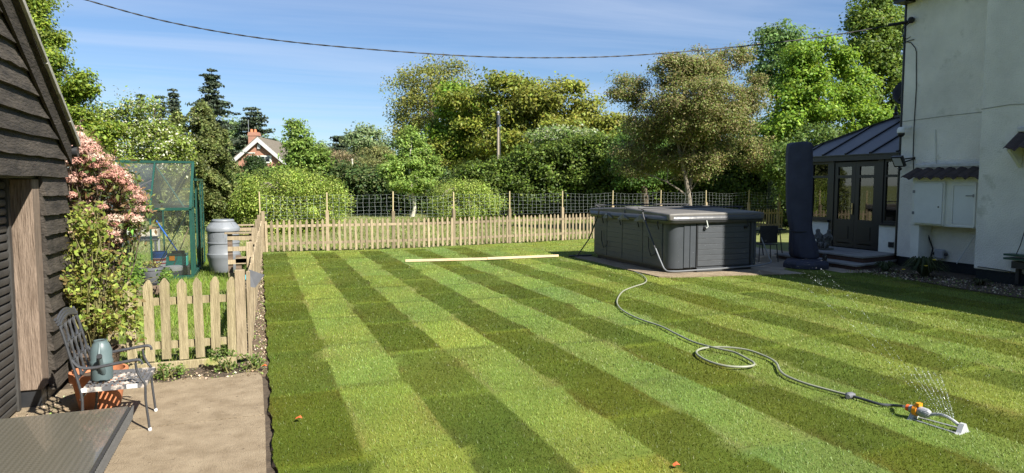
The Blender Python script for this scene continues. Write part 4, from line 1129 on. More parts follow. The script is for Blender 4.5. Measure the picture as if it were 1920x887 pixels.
MB().tube([(X0 - .04, cyy, ZC + .1), (X0 - .02, cyy, ZC + .238), (X1 + .02, cyy, ZC + .238), (X1 + .04, cyy, ZC + .1)], .012, 5).build('fold_seam', M['tubcover_side'], tub)
# triangular side flaps of the skirt
for y in (13.0, 13.75, 14.5):
    MB().add([(X0 - .050, y - .28, ZC - .05), (X0 - .050, y + .28, ZC - .05), (X0 - .056, y, ZC + .09), (X0 - .066, y - .1, ZC + .0), (X0 - .066, y + .12, ZC - .07)], [(0, 3, 2), (3, 4, 2), (4, 1, 2), (0, 4, 3)]).build('flap', M['tubcover_side'], tub)
# lock straps
for (x, y, ax_) in ((8.72, YF - .045, 'x'), (9.75, YF - .045, 'x')):
    MB().tube([(x, YF - .05, ZC + .0), (x + .015, YF - .055, ZC - .06), (x + .03, YF - .06, ZC - .13), (x, YF - .045, ZC - .16)], .012, 5).build('strap', M['whitepaint'] if x < 9 else M['strap'], tub)
    MB().box(x - .03, x + .03, YF - .03, YF + .01, ZC - .19, ZC - .14).build('buckle', M['strap'], tub)
for y in (12.3, 13.1, 13.9, 14.75):
    MB().tube([(X0 - .05, y, ZC - .02), (X0 - .055, y - .015, ZC - .1), (X0 - .03, y - .02, ZC - .19)], .014, 5).build('strap', M['strap'], tub)
# hanging gas-strut/elastic loops on the side
for y0_ in (12.45, 14.6):
    MB().tube([(X0 - .02, y0_ + .25, ZC - .38), (X0 - .03, y0_ + .22, ZC - .62), (X0 - .04, y0_ + .1, ZC - .78), (X0 - .03, y0_ - .05, ZC - .72), (X0 - .02, y0_ - .06, ZC - .6)], .010, 6).build('loop', M['strap'], tub, smooth=True)
# lifter bars: one at the fold near the front half, one at the back
def lifter(yp, yb, last=False):
    xl, xr = X0 - .10, X1 + .10
    P_up = [(xl, yb, .52), (xl, yp, ZC + .06), (xl + .02, yp + .02, ZC + .20), (xl + .10, yp + .04, ZC + .245), (xr - .10, yp + .04, ZC + .245), (xr - .02, yp + .02, ZC + .20), (xr, yp, ZC + .06), (xr, yb, .52)]
    MB().tube(smooth_path(P_up, 3), .017, 8).build('lifter_bar', M['bar'], tub, smooth=True)
lifter(12.78, 12.28); lifter(14.85, 15.35)
b = MB(); b.tube(smooth_path([(X0 - .10, 12.28, .54), (X0 - .09, 12.1, .30), (X0 - .07, 11.95, .13), (X0 + .05, YF - .07, .105), (8.4, YF - .08, .105), (9.8, YF - .08, .13), (10.22, YF - .08, .16), (10.42, YF - .05, .20), (10.40, YF + .0, .30), (10.3, YF + .15, .72)], 4), .016, 8); b.build('lower_lifter_bar', M['greybar'], tub, smooth=True)
b = MB(); b.tube([(X0 - .10, 15.35, .52), (X0 - .32, 15.58, .07)], .015, 8); b.tube([(X0 - .55, 15.6, .07), (X0 + .1, 15.6, .07)], .02, 8); b.build('lower_lifter_bar', M['bar'], tub, smooth=True)
for y in (12.80, 14.5): MB().sphere((X0 - .07, y, ZC + .03), .03, n=8, m=6).tube([(X0 - .07, y, ZC + .03), (X0 - .08, y - .01, ZC - .06)], .012, 6).build('clip', M['greybar'], tub)

# ================================================================ timbers on the lawn
a, c_, d_ = gnd(760, 495), gnd(913, 491), gnd(1047, 485)
for i, (p, q, lb_) in enumerate(((a, c_, 'left fresh pine batten lying flat on the striped lawn'), (c_ + Vector((.02, .04, 0)), d_, 'right fresh pine batten lying on the lawn, its end near the hot tub'))):
    t = MB().bar((p.x, p.y, .078), (q.x, q.y, .078), .035, .055); t.v = [(x, y, z) for x, y, z in t.v]
    tag(t.build('timber_batten', M['timber'], bevel=.003), lb_, 'timber', 'pine battens on the lawn')

# ================================================================ hose and sprinkler
hp_ = [(1190, 509), (1204, 516), (1212, 524), (1208, 531), (1190, 537), (1170, 545), (1160, 556), (1157, 568), (1165, 580), (1185, 592), (1210, 602), (1240, 612), (1268, 626), (1300, 641), (1335, 653), (1375, 662), (1400, 672), (1414, 681), (1410, 686), (1390, 688), (1360, 686), (1328, 677), (1308, 665), (1308, 657), (1325, 652), (1360, 653), (1400, 658), (1435, 668), (1455, 680), (1462, 694), (1475, 705), (1510, 719), (1560, 733), (1592, 741)]
hs = thing('garden_hose', 'long grey garden hose snaking over the lawn from the hot tub to the sprinkler', 'hose', (7.0, 8, 0))
hz = .062
pp = [gnd(x, y, hz) for x, y in hp_]
for i in range(13, 24): pp[i].z = hz + .0
for i in (14, 15, 25, 26): pp[i].z = hz + .012
MB().tube(smooth_path(pp, 6), .0115, 8).build('tube', M['hose'], hs, smooth=True)
pq = [gnd(x, y, hz) for x, y in ((1592, 741), (1620, 749), (1650, 758), (1675, 760))] + [gnd(1695, 762, .11)]
MB().tube(smooth_path(pq, 6), .0125, 8).build('tube', M['hosecon'], hs, smooth=True)
c1 = gnd(1592, 741, .065); MB().tube([c1 - Vector((.045, .03, 0)), c1 - Vector((.02, .01, 0)), c1 + Vector((.02, -.01, 0)), c1 + Vector((.04, -.03, 0))], [.018, .03, .03, .018], 10).build('connector', M['darkpot'], hs, smooth=True)

spk = thing('sprinkler', 'grey oscillating lawn sprinkler with orange collar spraying the lawn', 'sprinkler', tuple(gnd(1750, 790)))
A = gnd(1702, 764, .115); B = gnd(1800, 800, .08); ax = (B - A); ax.z = 0; L_ = ax.length; ax.normalize(); sd2 = Vector((-ax.y, ax.x, 0))
def on(t, s=0, z=0): return Vector((A.x, A.y, 0)) + ax * (t * L_) + sd2 * s + Vector((0, 0, z))
MB().tube([on(-.02, 0, .115), on(.05, 0, .112)], .026, 12).build('hose_connector', M['redorange'], spk, smooth=True)
MB().tube([on(.05, 0, .112), on(.13, 0, .112)], .031, 12).build('inlet', M['greypl'], spk, smooth=True)
MB().tube([on(.13, 0, .112), on(.21, 0, .112)], .045, 12).box(*(lambda p: (p.x - .02, p.x + .02, p.y - .015, p.y + .015, .15, .175))(on(.22, 0))).build('adjuster_ring', M['orange'], spk, smooth=True)
MB().tube([on(.21, 0, .112), on(.26, 0, .112), on(.38, 0, .108), on(.41, 0, .105), on(.44, 0, .10)], [.034, .039, .039, .034, .02], 14).build('motor_housing', M['greypl'], spk, smooth=True)
arc_ = [on(.43 + .57 * u, 0, .105 + .035 * math.sin(math.pi * u) - .02 * u) for u in np.linspace(0, 1, 12)]
MB().tube(arc_, .0125, 8).build('spray_tube', M['lightgrey'], spk, smooth=True)
for s_ in (-.07, .07): MB().tube([on(.12, s_ * .6, .045), on(1.0, s_, .045)], .008, 6).build('base_rail', M['greypl'], spk, smooth=True)
def endfoot(t0, w, h):
    b = MB(); P = [(-w, .03), (-w * .55, .05), (-.015, h), (.015, h), (w * .55, .05), (w, .03), (w * .6, .036), (-w * .6, .036)]
    n = len(P); v = [on(t0, s, z) for s, z in P] + [on(t0, s, z) + ax * .035 for s, z in P]
    b.add(v, [tuple(range(n)), tuple(range(2 * n - 1, n - 1, -1))] + [(i, (i + 1) % n, (i + 1) % n + n, i + n) for i in range(n)])
    return b
endfoot(1.0, .10, .11).build('foot', M['lightgrey'], spk); endfoot(.08, .085, .09).build('foot', M['lightgrey'], spk)
# water: fine drops in the jets, one mass
V = []
r = np.random.default_rng(4)
def drops(P, s):
    P = np.asarray(P); n = len(P); nr = unit(r.normal(size=(n, 3)))
    for _ in range(2):
        V.append(leaf_quads(P, unit(r.normal(size=(n, 3))), s * r.uniform(.5, 1.3, n), .7))
for k in range(9):
    t = .48 + k * .05; o0 = np.array(on(t, 0, .13)); 
    d = np.array([-.75 + k * .11, .62, 1.25 + .03 * k]); d = d / np.linalg.norm(d); sp_ = 2.6 if k < 3 else 1.7 - .05 * k
    u = r.uniform(0, 1, 170) ** 1.2 * (.62 if k < 3 else .30)
    P = o0 + d * sp_ * u[:, None] - np.array([0, 0, 4.9 * .16]) * (u ** 2)[:, None] + r.normal(size=(170, 3)) * .003
    drops(P, .0021)
def cloud(px0, px1, py0, py1, D0, D1, n, s):
    P = [atd(r.uniform(px0, px1), r.uniform(py0, py1), r.uniform(D0, D1)) for _ in range(n)]
    P = np.array([tuple(p) for p in P if p.z > .06]); drops(P, s)
cloud(1640, 1860, 600, 790, 5.0, 5.6, 260, .0017); cloud(1400, 1560, 480, 535, 10.5, 12.0, 160, .0024); cloud(1270, 1440, 440, 520, 10.5, 11.5, 50, .0026)
P = []
for i in range(90):
    u = r.uniform(); P.append(tuple(atd(1500 + 105 * u + r.normal() * 9, 512 + 48 * u ** 1.3 + r.normal() * 4, 10.2)))
drops(P, .0028)
o = fast_mesh('sprinkler_water', np.concatenate(V), 4, None, M['drop']); tag(o, kind='stuff', label='fine jets and drops of water thrown by the sprinkler', cat='water')

# ================================================================ parasol under its cover
par = thing('parasol', 'closed cantilever parasol in a twisted navy cover on a low black octagonal base', 'parasol', (11.7, 12.25, 0))
bc = gnd(1511, 497, .1)
b = MB(); oc = [(bc.x + .50 * math.cos(R(22.5 + 45 * i)), bc.y + .50 * math.sin(R(22.5 + 45 * i))) for i in range(8)]
n = 8; v = [(x, y, .05) for x, y in oc] + [(x, y, .15) for x, y in oc] + [(bc.x + (x - bc.x) * .86, bc.y + (y - bc.y) * .86, .22) for x, y in oc]
b.add(v, [tuple(range(7, -1, -1)), tuple(range(16, 24))] + [(l * 8 + i, l * 8 + (i + 1) % 8, (l + 1) * 8 + (i + 1) % 8, (l + 1) * 8 + i) for l in range(2) for i in range(8)])
b.build('base', M['cover'], par, bevel=.02)
ctr = [(492, 1511, 23, .22), (480, 1509, 26, .24), (462, 1505, 24, .22), (440, 1502, 20, .21), (425, 1500, 19, .2), (410, 1499, 22, .2), (390, 1497, 23, .2), (350, 1497, 23, .21), (310, 1498, 23, .2), (280, 1499, 23, .19), (270, 1500, 22, .18), (267, 1500, 20, .15)]
v = []; D0 = 15.4; NS = 26
for i, (py, pxc, hw, dd) in enumerate(ctr):
    p = atd(pxc, py, D0); 
    for j in range(NS):
        t = 2 * math.pi * j / NS; tw = i * .17
        rr_ = 1 + .05 * math.sin(3 * t + tw * 3) + .05 * math.sin(8 * t - tw * 5) + .02 * math.sin(i * 2.3 + 5 * t)
        dx = math.copysign(abs(math.cos(t)) ** .7, math.cos(t)) * hw / FOC * D0 * rr_; dy = math.copysign(abs(math.sin(t)) ** .7, math.sin(t)) * dd * rr_
        q = p + _rt * dx + Vector((_fw.x, _fw.y, 0)).normalized() * dy
        v.append((q.x, q.y, p.z + .03 * math.sin(t * 2 + i)))
nn = len(ctr); b = MB(); b.add(v, [(i * NS + j, i * NS + (j + 1) % NS, (i + 1) * NS + (j + 1) % NS, (i + 1) * NS + j) for i in range(nn - 1) for j in range(NS)] + [tuple(range(NS)), tuple(range((nn - 1) * NS, nn * NS))])
b.v = [(x, y, max(z, .2)) for x, y, z in b.v]
o = b.build('cover', M['cover'], par, smooth=True); ss = o.modifiers.new('sub', 'SUBSURF'); ss.levels = 1; ss.render_levels = 1
MB().tube([tuple(atd(1502 + 21 * math.cos(a_), 432 + 3 * math.sin(a_), 15.4 - .22 * math.sin(a_))) for a_ in np.linspace(0, 6.283, 17)], .012, 6).build('tie', M['strap'], par)
b = MB(); b.lathe([(.05, 0), (.05, .12), (.03, .15)], 12); b.v = [(x + bc.x + .28, y + bc.y - .25, z + .2) for x, y, z in b.v]; b.build('knob', M['strap'], par)

# ================================================================ garden table and chair by the tub
def simple_table(name, label, x0, x1, y0, y1, z, m, legr=.014, cat='table', group=None):
    t = thing(name, label, cat, ((x0 + x1) / 2, (y0 + y1) / 2, .05), group)
    MB().box(x0, x1, y0, y1, z - .03, z).build('table_top', m, t, bevel=.006)
    for (x, y) in ((x0 + .05, y0 + .05), (x1 - .05, y0 + .05), (x0 + .05, y1 - .05), (x1 - .05, y1 - .05)):
        MB().tube([(x, y, .046), (x + (.12 if x < (x0 + x1) / 2 else -.12), y, z - .03)], legr, 8).build('leg', M['bar'], t)
    return t
simple_table('garden_table', 'low dark metal garden table beside the hot tub', 11.15, 12.3, 13.5, 14.3, .78, M['bar'])
def metal_chair(label, x, y, rz, group=None):
    t = thing('garden_chair', label, 'chair', (x, y, .05), group, rz)
    b = MB(); b.box(-.22, .22, -.22, .22, .40, .42); b.build('seat', M['rattan'], t, world=False, bevel=.01)
    b = MB(); b.box(-.21, .21, .2, .225, .45, .86); b.build('backrest', M['rattan'], t, world=False, bevel=.02)
    for sx in (-1, 1):
        for sy in (-1, 1): MB().tube([(sx * .2, sy * .2, .40), (sx * .23, sy * .24, 0)], .012, 6).build('leg', M['bar'], t, world=False)
        MB().tube([(sx * .23, -.2, .42), (sx * .24, -.2, .62), (sx * .24, .2, .64), (sx * .2, .21, .8)], .012, 6).build('armrest', M['bar'], t, world=False)
    return t
metal_chair('dark garden chair pushed under the metal table beside the parasol', 11.35, 13.15, R(160), 'dark patio chairs')
metal_chair('dark garden chair at the far side of the metal table, half hidden by the parasol', 11.9, 14.75, R(-10), 'dark patio chairs')

# statue of two embracing cherubs (weathered stone)
stt = thing('statue', 'small weathered stone statue of two embracing cherubs on the upper step', 'statue', (12.75, 13.35, .3))
def cherub(cx, cy, lean, z0):
    me = bpy.data.meshes.new('figure')
    V_ = [(0, 0, .10), (0, 0, .19), (lean * .03, 0, .27), (lean * .05, 0, .33), (lean * .06, 0, .41), (.045, -.02, .07), (.05, -.13, .12), (.04, -.14, .02), (-.045, -.02, .07), (-.05, -.12, .13), (-.04, -.14, .02),
          (lean * .03 + .07, 0, .27), (lean * .1 + .05, -.07, .2), (lean * .14, -.09, .27), (lean * .03 - .07, 0, .27), (lean * .06 - .05, -.07, .21), (lean * .1, -.1, .29)]
    E_ = [(0, 1), (1, 2), (2, 3), (3, 4), (0, 5), (5, 6), (6, 7), (0, 8), (8, 9), (9, 10), (2, 11), (11, 12), (12, 13), (2, 14), (14, 15), (15, 16)]
    Rr = [.075, .065, .06, .03, .068, .05, .038, .022, .05, .038, .022, .03, .024, .02, .03, .024, .02]
    me.from_pydata([(x + cx, y + cy, z + z0) for x, y, z in V_], E_, [])
    o = bpy.data.objects.new('figure', me); col.objects.link(o); me.materials.append(M['stone'])
    sk = o.modifiers.new('skin', 'SKIN'); 
    for i, rr_ in enumerate(Rr): me.skin_vertices[0].data[i].radius = (rr_, rr_)
    me.skin_vertices[0].data[0].use_root = True
    s2 = o.modifiers.new('sub', 'SUBSURF'); s2.levels = 2; s2.render_levels = 2
    return o
p = atx(1543, 466, 12.75)
for dx, ln in ((.095, -1), (-.095, 1)):
    o = cherub(0, 0, ln, 0); o.parent = stt; o.location = (p.x - 12.75 + 0, p.y - 13.35 + dx, .04); o.rotation_euler = (0, 0, R(-70)); o.scale = (1.15, 1.15, 1.15)
MB().box(p.x - .14, p.x + .14, p.y - .2, p.y + .2, .316, .36).build('base', M['stone'], stt, bevel=.01)

# ================================================================ patio end: cast chair, can, pot, table
ch = thing('patio_chair', 'dark grey cast metal armchair with lattice back standing on the concrete patio', 'chair', (-1.1, 5.93, .012))
cb = M['cast']
YN, YFf = 5.70, 6.18
def cpt(px_, py_, Y): p = aty(px_, py_, Y); return (p.x, Y, p.z)
for Y, dxp, foot in ((YN, 0, (279, 806)), (YFf, 0, (285, 774))):
    s_ = Y - YN
    xf = -.845 - s_ * .06
    front = [(xf + .02, Y, .03), (xf + .012, Y, .10), (xf - .005, Y, .25), (xf - .005, Y, .37), (xf - .04, Y, .42), (xf - .075, Y, .48), (xf - .085, Y, .54)]
    lg = MB().tube(smooth_path(front, 4), .0125, 8).build('leg', cb, ch, smooth=True)
    MB().sphere((xf + .022, Y, .02), .02, n=10, m=7).build('foot', M['wornwhite'], lg, smooth=True)
    back = [(-1.48, Y, .015), (-1.44, Y, .12), (-1.425, Y, .30), (-1.45, Y, .42), (-1.50, Y, .58), (-1.56, Y, .78), (-1.60, Y, .885)]
    MB().tube(smooth_path(back, 4), .0135, 8).build('leg', cb, ch, smooth=True)
    arm = [(-1.50, Y, .60), (-1.44, Y, .545), (-1.33, Y, .53), (-1.15, Y, .545), (-1.0, Y, .56), (-.905, Y, .565), (-.875, Y, .55), (-.87, Y, .53)]
    MB().tube(smooth_path(arm, 4), [.012] * 28 + [.016], 8).build('armrest', cb, ch, smooth=True)
b = MB(); sl = 11
for i in range(sl):
    x = -1.42 + i * .052; b.box(x, x + .030, YN + .01, YFf - .01, .372 - .01 * math.sin(i * .3), .380 - .01 * math.sin(i * .3))
for i in range(6):
    y = YN + .03 + i * .085; b.box(-1.42, -.85, y, y + .02, .360, .3705)
b.box(-1.43, -.84, YN - .008, YN + .012, .352, .382); b.box(-1.43, -.84, YFf - .012, YFf + .008, .352, .382); b.box(-.862, -.838, YN + .012, YFf - .012, .352, .382)
b.build('seat', M['castworn'], ch)
MB().box(-1.435, -1.38, YN - .0105, YN + .0, .354, .384).build('worn_patch', M['wornwhite'], ch); MB().box(-1.02, -.92, YN - .0105, YN + .0, .354, .384).build('worn_patch', M['wornwhite'], ch)
# lattice back
b = MB()
def bk(u, w):   # u across, w up
    z = .46 + w * .40; x = -1.455 - w * .135; return (x, YN + (YFf - YN) * u, z)
for i in range(4):
    c0 = (i + .5) / 4
    for k_ in range(3):
        w0 = k_ / 3; ring = [bk(c0 + .11 * math.cos(t), w0 + .16 + .16 * math.sin(t)) for t in np.linspace(0, 2 * math.pi, 11)]
        b.tube(ring, .008, 5)
for c0 in (.25, .5, .75): b.tube([bk(c0, 0), bk(c0, 1)], .009, 5)
b.tube([bk(0, 0), bk(1, 0)], .012, 6)
top = [(-1.595, YN - .02, .875)] + [bk(u, 1.0 + .10 * math.sin(math.pi * u)) for u in np.linspace(0, 1, 7)] + [(-1.595, YFf + .02, .875)]
for k_ in range(3): b.tube([(x - .012 * k_, y, z + .018 * k_) for x, y, z in top], .014, 6)
b.build('backrest', cb, ch, smooth=True)
MB().tube([(-1.44, YN, .30), (-1.44, YFf, .30)], .009, 6).build('stretcher', cb, ch)

ch.scale.x = .72; ch.location.x = -1.03
wc = thing('watering_can', 'grey green plastic watering can standing on the seat of the patio chair', 'watering can', (-1.175, 5.93, .383))
wc.scale = (1, 1, 1.06)
b = MB(); b.lathe([(.070, 0), (.075, .01), (.073, .10), (.078, .12), (.078, .14), (.072, .15), (.074, .215), (.055, .262), (.046, .275), (.046, .288), (.040, .288), (.038, .26)], 24, rib=lambda t, z: .02 * math.cos(2 * t)); b.build('body', M['can'], wc, smooth=True, world=False)
MB().lathe([(.0, .27), (.037, .27), (.036, .281), (.0, .281)], 16).build('opening', M['blackpl'], wc, world=False)
MB().tube(smooth_path([(.02, -.06, .06), (.02, -.10, .11), (.02, -.135, .17), (.018, -.15, .195)], 3), [.02] * 4 + [.015] * 5 + [.017], 10).build('spout', M['can'], wc, smooth=True, world=False)
MB().tube([(.018, -.146, .193), (.018, -.156, .203)], [.018, .02], 10).build('spout_rim', M['blackpl'], wc, smooth=True, world=False)
MB().tube(smooth_path([(0, -.045, .272), (0, -.06, .235), (0, -.088, .18), (0, -.09, .12), (0, -.07, .08)], 4), .010, 8).build('handle', M['can'], wc, smooth=True, world=False)

tp = thing('terracotta_pot', 'wide empty terracotta pot behind the cast metal chair', 'pot', (-1.31, 6.50, .012))
tp.scale = (.88, .88, .96)
prof = [(.16, 0), (.175, .005), (.222, .24), (.235, .245), (.245, .25), (.25, .315), (.245, .325), (.222, .325), (.215, .26), (.17, .06), (0, .05)]
MB().lathe(prof, 40, close=False).build('body', M['terra'], tp, smooth=True, world=False)
MB().lathe([(0, .27), (.212, .27)], 24, close=False).build('soil', M['darksoil'], tp, world=False)
tt = thing('glass_table', 'smoked glass rattan garden table cropped by the bottom left corner', 'table', (-1.3, 3.3, 0))
MB().box(-2.15, -.672, 2.35, 3.95, .7185, .727).build('table_top', M['tabletop'], tt)
b = MB()
for (x0, x1, y0, y1) in ((-2.2, -.66, 3.935, 3.965), (-2.2, -.66, 2.3, 2.345), (-.68, -.66, 2.345, 3.935), (-2.2, -2.155, 2.345, 3.935)): b.box(x0, x1, y0, y1, .655, .718)
b.build('apron', M['rattan'], tt)
b = MB()    # woven cord criss-cross along the right and far apron
for i in range(64):
    y = 2.36 + i * .025; b.tube([(-.654, y, .66), (-.654, y + .05, .716)], .005, 4)
for i in range(60): b.tube([(-2.18 + i * .025, 3.971, .66), (-2.13 + i * .025, 3.971, .716)], .005, 4)
b.build('weave', M['rattan'], tt)
for x in (-2.05, -.98):
    for y in (2.45, 3.70): MB().box(x - .03, x + .03, y - .03, y + .03, .012, .655).build('leg', M['rattan'], tt)

# ================================================================ planter with the rose, near the barn
rp = thing('planter', 'dark weathered round planter at the fence holding the rose', 'planter', (-1.47, 7.25, .0))
MB().lathe([(.14, 0), (.15, .01), (.19, .30), (.20, .31), (.20, .34), (.18, .34), (.175, .29), (0, .28)], 26, close=False).build('body', M['blackwood'], rp, smooth=True, world=False)

# ================================================================ GREENHOUSE
gh = thing('greenhouse', 'small green framed greenhouse with sliding door open, full of garden clutter', 'greenhouse', (-2.2, 15.9, 0))
gx0, gx1, gy0, gy1 = -3.45, -1.30, 14.95, 16.85; ez, rz_ = 1.39, 2.34; gym = (gy0 + gy1) / 2
xs = [-3.45, -2.73, -2.02, -1.30]
F = lambda mb_, nm='frame_bar': mb_.build(nm, M['green'], gh)
b = MB(); b.box(gx0 - .02, gx1 + .02, gy0 - .03, gy0 + .03, 0, .07); b.box(gx0 - .02, gx1 + .02, gy1 - .03, gy1 + .03, 0, .07); b.box(gx0 - .03, gx0 + .03, gy0 + .03, gy1 - .03, 0, .07); b.box(gx1 - .03, gx1 + .03, gy0 + .03, gy1 - .03, 0, .07); b.build('base', M['green'], gh)
for x in xs:
    big = .05 if x in (gx0, gx1) else .032
    for y in (gy0, gy1): F(MB().bar((x, y, .07), (x, y, ez), big, big))
    F(MB().bar((x, gy0, ez), (x, gym, rz_), big, .045)); F(MB().bar((x, gy1, ez), (x, gym, rz_), big, .045))
for y in (gy0, gy1): F(MB().bar((gx0 - .02, y, ez + .005), (gx1 + .02, y, ez + .005), .05, .055), 'eave_bar')
F(MB().bar((gx0 - .02, gym, rz_ + .01), (gx1 + .02, gym, rz_ + .01), .06, .05), 'ridge_bar')
F(MB().bar((-2.02, gy0 + .01, .1), (-1.33, gy0 + .01, ez - .03), .018, .018), 'brace'); F(MB().bar((-2.0, gym - .05, rz_ - .08), (-1.42, gy0 + .06, ez + .04), .02, .02), 'brace')
F(MB().bar((-1.33, gym, rz_ - .03), (-1.95, gy1 - .04, ez), .02, .02), 'brace')
F(MB().bar((-3.4, gy1 - .35, 1.78), (-1.35, gy1 - .35, 1.78), .03, .03), 'vent_bar')
def gable(x):
    hz = lambda y: ez + (rz_ - ez) * (1 - abs(y - gym) / (gym - gy0))
    for y in (gy0 + .42, gy0 + .62, gy1 - .55): F(MB().bar((x, y, .07), (x, y, hz(y) - .02), .035, .03), 'gable_bar')
    F(MB().bar((x, gy0, 1.42), (x, gy0 + .62, 1.42), .03, .03), 'gable_bar')
gable(gx1); gable(gx0)
for i in range(3):
    a, c_ = xs[i] + .02, xs[i + 1] - .02
    for y in (gy0, gy1): MB().box(a, c_, y - .002, y + .002, .08, ez - .03).build('pane', M['ghglass'], gh)
    for y in (gy0, gy1): MB().add([(a, y, ez + .02), (c_, y, ez + .02), (c_, gym, rz_ - .01), (a, gym, rz_ - .01)], [(0, 1, 2, 3)]).build('roof_pane', M['ghroof'], gh)
hz = lambda y: ez + (rz_ - ez) * (1 - abs(y - gym) / (gym - gy0)) - .03
for x in (gx1, gx0):
    for a, c_ in ((gy0 + .03, gy0 + .40), (gy0 + .44, gy0 + .60)) + (((gy0 + .64, gy1 - .57), (gy1 - .53, gy1 - .03)) if x == gx0 else ((gy1 - .53, gy1 - .03),)):
        if a < gym < c_: P = [(x, a, .08), (x, c_, .08), (x, c_, hz(c_)), (x, gym, hz(gym)), (x, a, hz(a))]
        else: P = [(x, a, .08), (x, c_, .08), (x, c_, hz(c_)), (x, a, hz(a))]
        MB().add(P, [tuple(range(len(P)))]).build('pane', M['ghglass'], gh)
# sliding door, slid outwards along its rail
dx = gx1 + .06; dy0, dy1 = gy1 - .15, gy1 + .48
F(MB().bar((dx, gym - .3, 1.98), (dx, dy1 + .05, 1.98), .04, .05), 'door_rail')
b = MB()
for y in (dy0, dy1): b.bar((dx, y, .08), (dx, y, 1.95), .035, .035)
for z in (.10, .62, 1.25, 1.93): b.bar((dx, dy0, z), (dx, dy1, z), .03, .035)
dd = b.build('door', M['green'], gh); MB().add([(dx, dy0, .1), (dx, dy1, .1), (dx, dy1, 1.93), (dx, dy0, 1.93)], [(0, 1, 2, 3)]).build('pane', M['ghglass'], dd)
# greenhouse contents
sg = thing('staging', 'galvanised two legged staging bench inside the greenhouse', 'bench', (-2.6, 15.9, 0))
MB().box(-3.35, -1.98, 15.5, 16.05, .80, .83).build('top', M['galv'], sg); MB().box(-3.35, -1.98, 15.49, 15.52, .75, .80).build('rail', M['galv'], sg)
lgm = MB().box(-.02, .02, -.02, .02, 0, .75).mesh('leg', M['galv'])
for x in (-3.3, -2.62, -2.02):
    for y in (15.53, 16.02): place('leg', lgm, sg, (x, y, 0))
MB().bar((-3.0, 15.53, .7), (-2.65, 15.53, .45), .02, .02).build('brace', M['galv'], sg)
def blob_bag(label, c, s, m, seed):
    t = MB(); t.sphere((0, 0, 0), 1, n=18, m=12); rr = random.Random(seed); ph = [rr.uniform(0, 6) for _ in range(6)]
    t.v = [(c[0] + s[0] * math.copysign(abs(x) ** .6, x) * (1 + .06 * math.sin(5 * y + ph[0])), c[1] + s[1] * math.copysign(abs(y) ** .6, y), c[2] + s[2] * math.copysign(abs(z) ** .7, z) * (1 + .12 * math.sin(4 * x + ph[1]))) for x, y, z in t.v]
    return tag(t.build('compost_bag', m, smooth=True), label, 'bag', 'bags on the greenhouse bench')
blob_bag('pale green compost bag lying flat on the left of the greenhouse bench', (-2.78, 15.75, .90), (.30, .18, .075), M['bag'], 1)
blob_bag('bright lime bag standing on the greenhouse bench', (-2.50, 15.8, 1.0), (.07, .12, .17), M['limebag'], 2)
cr_ = thing('crate', 'pale slatted tray of old pots on the right of the greenhouse bench', 'crate', (-2.1, 15.8, .83))
MB().box(-2.38, -1.98, 15.6, 15.95, .832, .845).box(-2.38, -1.98, 15.6, 15.61, .847, .97).box(-2.38, -2.37, 15.612, 15.95, .847, .97).box(-1.99, -1.98, 15.612, 15.95, .847, .97).build('box', mat('old_cream', (.45, .42, .33), .8, noise=(14, .5)), cr_)
for x in (-2.3, -2.18, -2.07): MB().lathe([(.04, .85), (.055, 1.0), (.05, 1.0), (.04, .86)], 12, (x, 15.78), close=False).build('pot', M['blackwood'], cr_)
bk_ = thing('paint_bucket', 'blue and red printed plastic bucket on the greenhouse floor', 'bucket', (-1.95, 15.6, .1))
c = aty(299, 480, 15.35)
MB().lathe([(.125, .28), (.13, .285), (.135, .40)], 24, (c.x, 15.35), close=False).build('body', M['red'], bk_, smooth=True)
MB().lathe([(.136, .402), (.14, .405), (.142, .47), (.145, .475), (.145, .53), (.12, .53)], 24, (c.x, 15.35), close=False).build('upper_band', M['blue'], bk_, smooth=True)
MB().lathe([(.130, .30), (.1365, .33), (.1375, .345), (.131, .345)], 24, (c.x, 15.35), close=False).build('label', M['whitepl'], bk_, smooth=True)
MB().lathe([(.11, .06), (.125, .279)], 24, (c.x, 15.35)).build('lower_body', M['whitepl'], bk_, smooth=True)
MB().tube(smooth_path([(c.x - .145, 15.35, .47), (c.x - .10, 15.22, .40), (c.x + .1, 15.22, .40), (c.x + .145, 15.35, .47)], 4), .006, 5).build('handle', M['whitepl'], bk_)
tb_ = thing('toolbox', 'teal toolbox with an orange label inside the greenhouse', 'toolbox', (-1.7, 15.5, .1))
MB().box(-1.92, -1.42, 15.3, 15.55, .22, .42).build('body', M['teal'], tb_, bevel=.015); MB().box(-1.92, -1.42, 15.3, 15.55, .425, .47).build('lid', M['green'], tb_, bevel=.01); MB().box(-1.75, -1.65, 15.285, 15.299, .34, .43).build('label', M['orange'], tb_)
gb = thing('storage_crate', 'black plastic crate under the teal toolbox in the greenhouse', 'crate', (-1.7, 15.5, 0)); MB().box(-1.98, -1.4, 15.25, 15.6, 0.0, .218).build('body', M['blackpl'], gb, bevel=.01)
dk = thing('storage_bin', 'round black bin with an orange rim below the greenhouse bench', 'bin', (-2.75, 15.75, 0)); MB().lathe([(.15, .0), (.19, .42), (.19, .43)], 20, (-2.72, 15.78)).build('body', M['blackpl'], dk, smooth=True); MB().lathe([(.2, .432), (.2, .46)], 20, (-2.72, 15.78)).build('rim', M['terra'], dk); MB().lathe([(.185, .462), (.15, .55), (.05, .58)], 20, (-2.72, 15.78)).build('lid', M['blackpl'], dk, smooth=True)
wt = thing('round_tub', 'round white and black tub inside the greenhouse beside the front pane', 'tub', (-1.72, 15.15, 0))
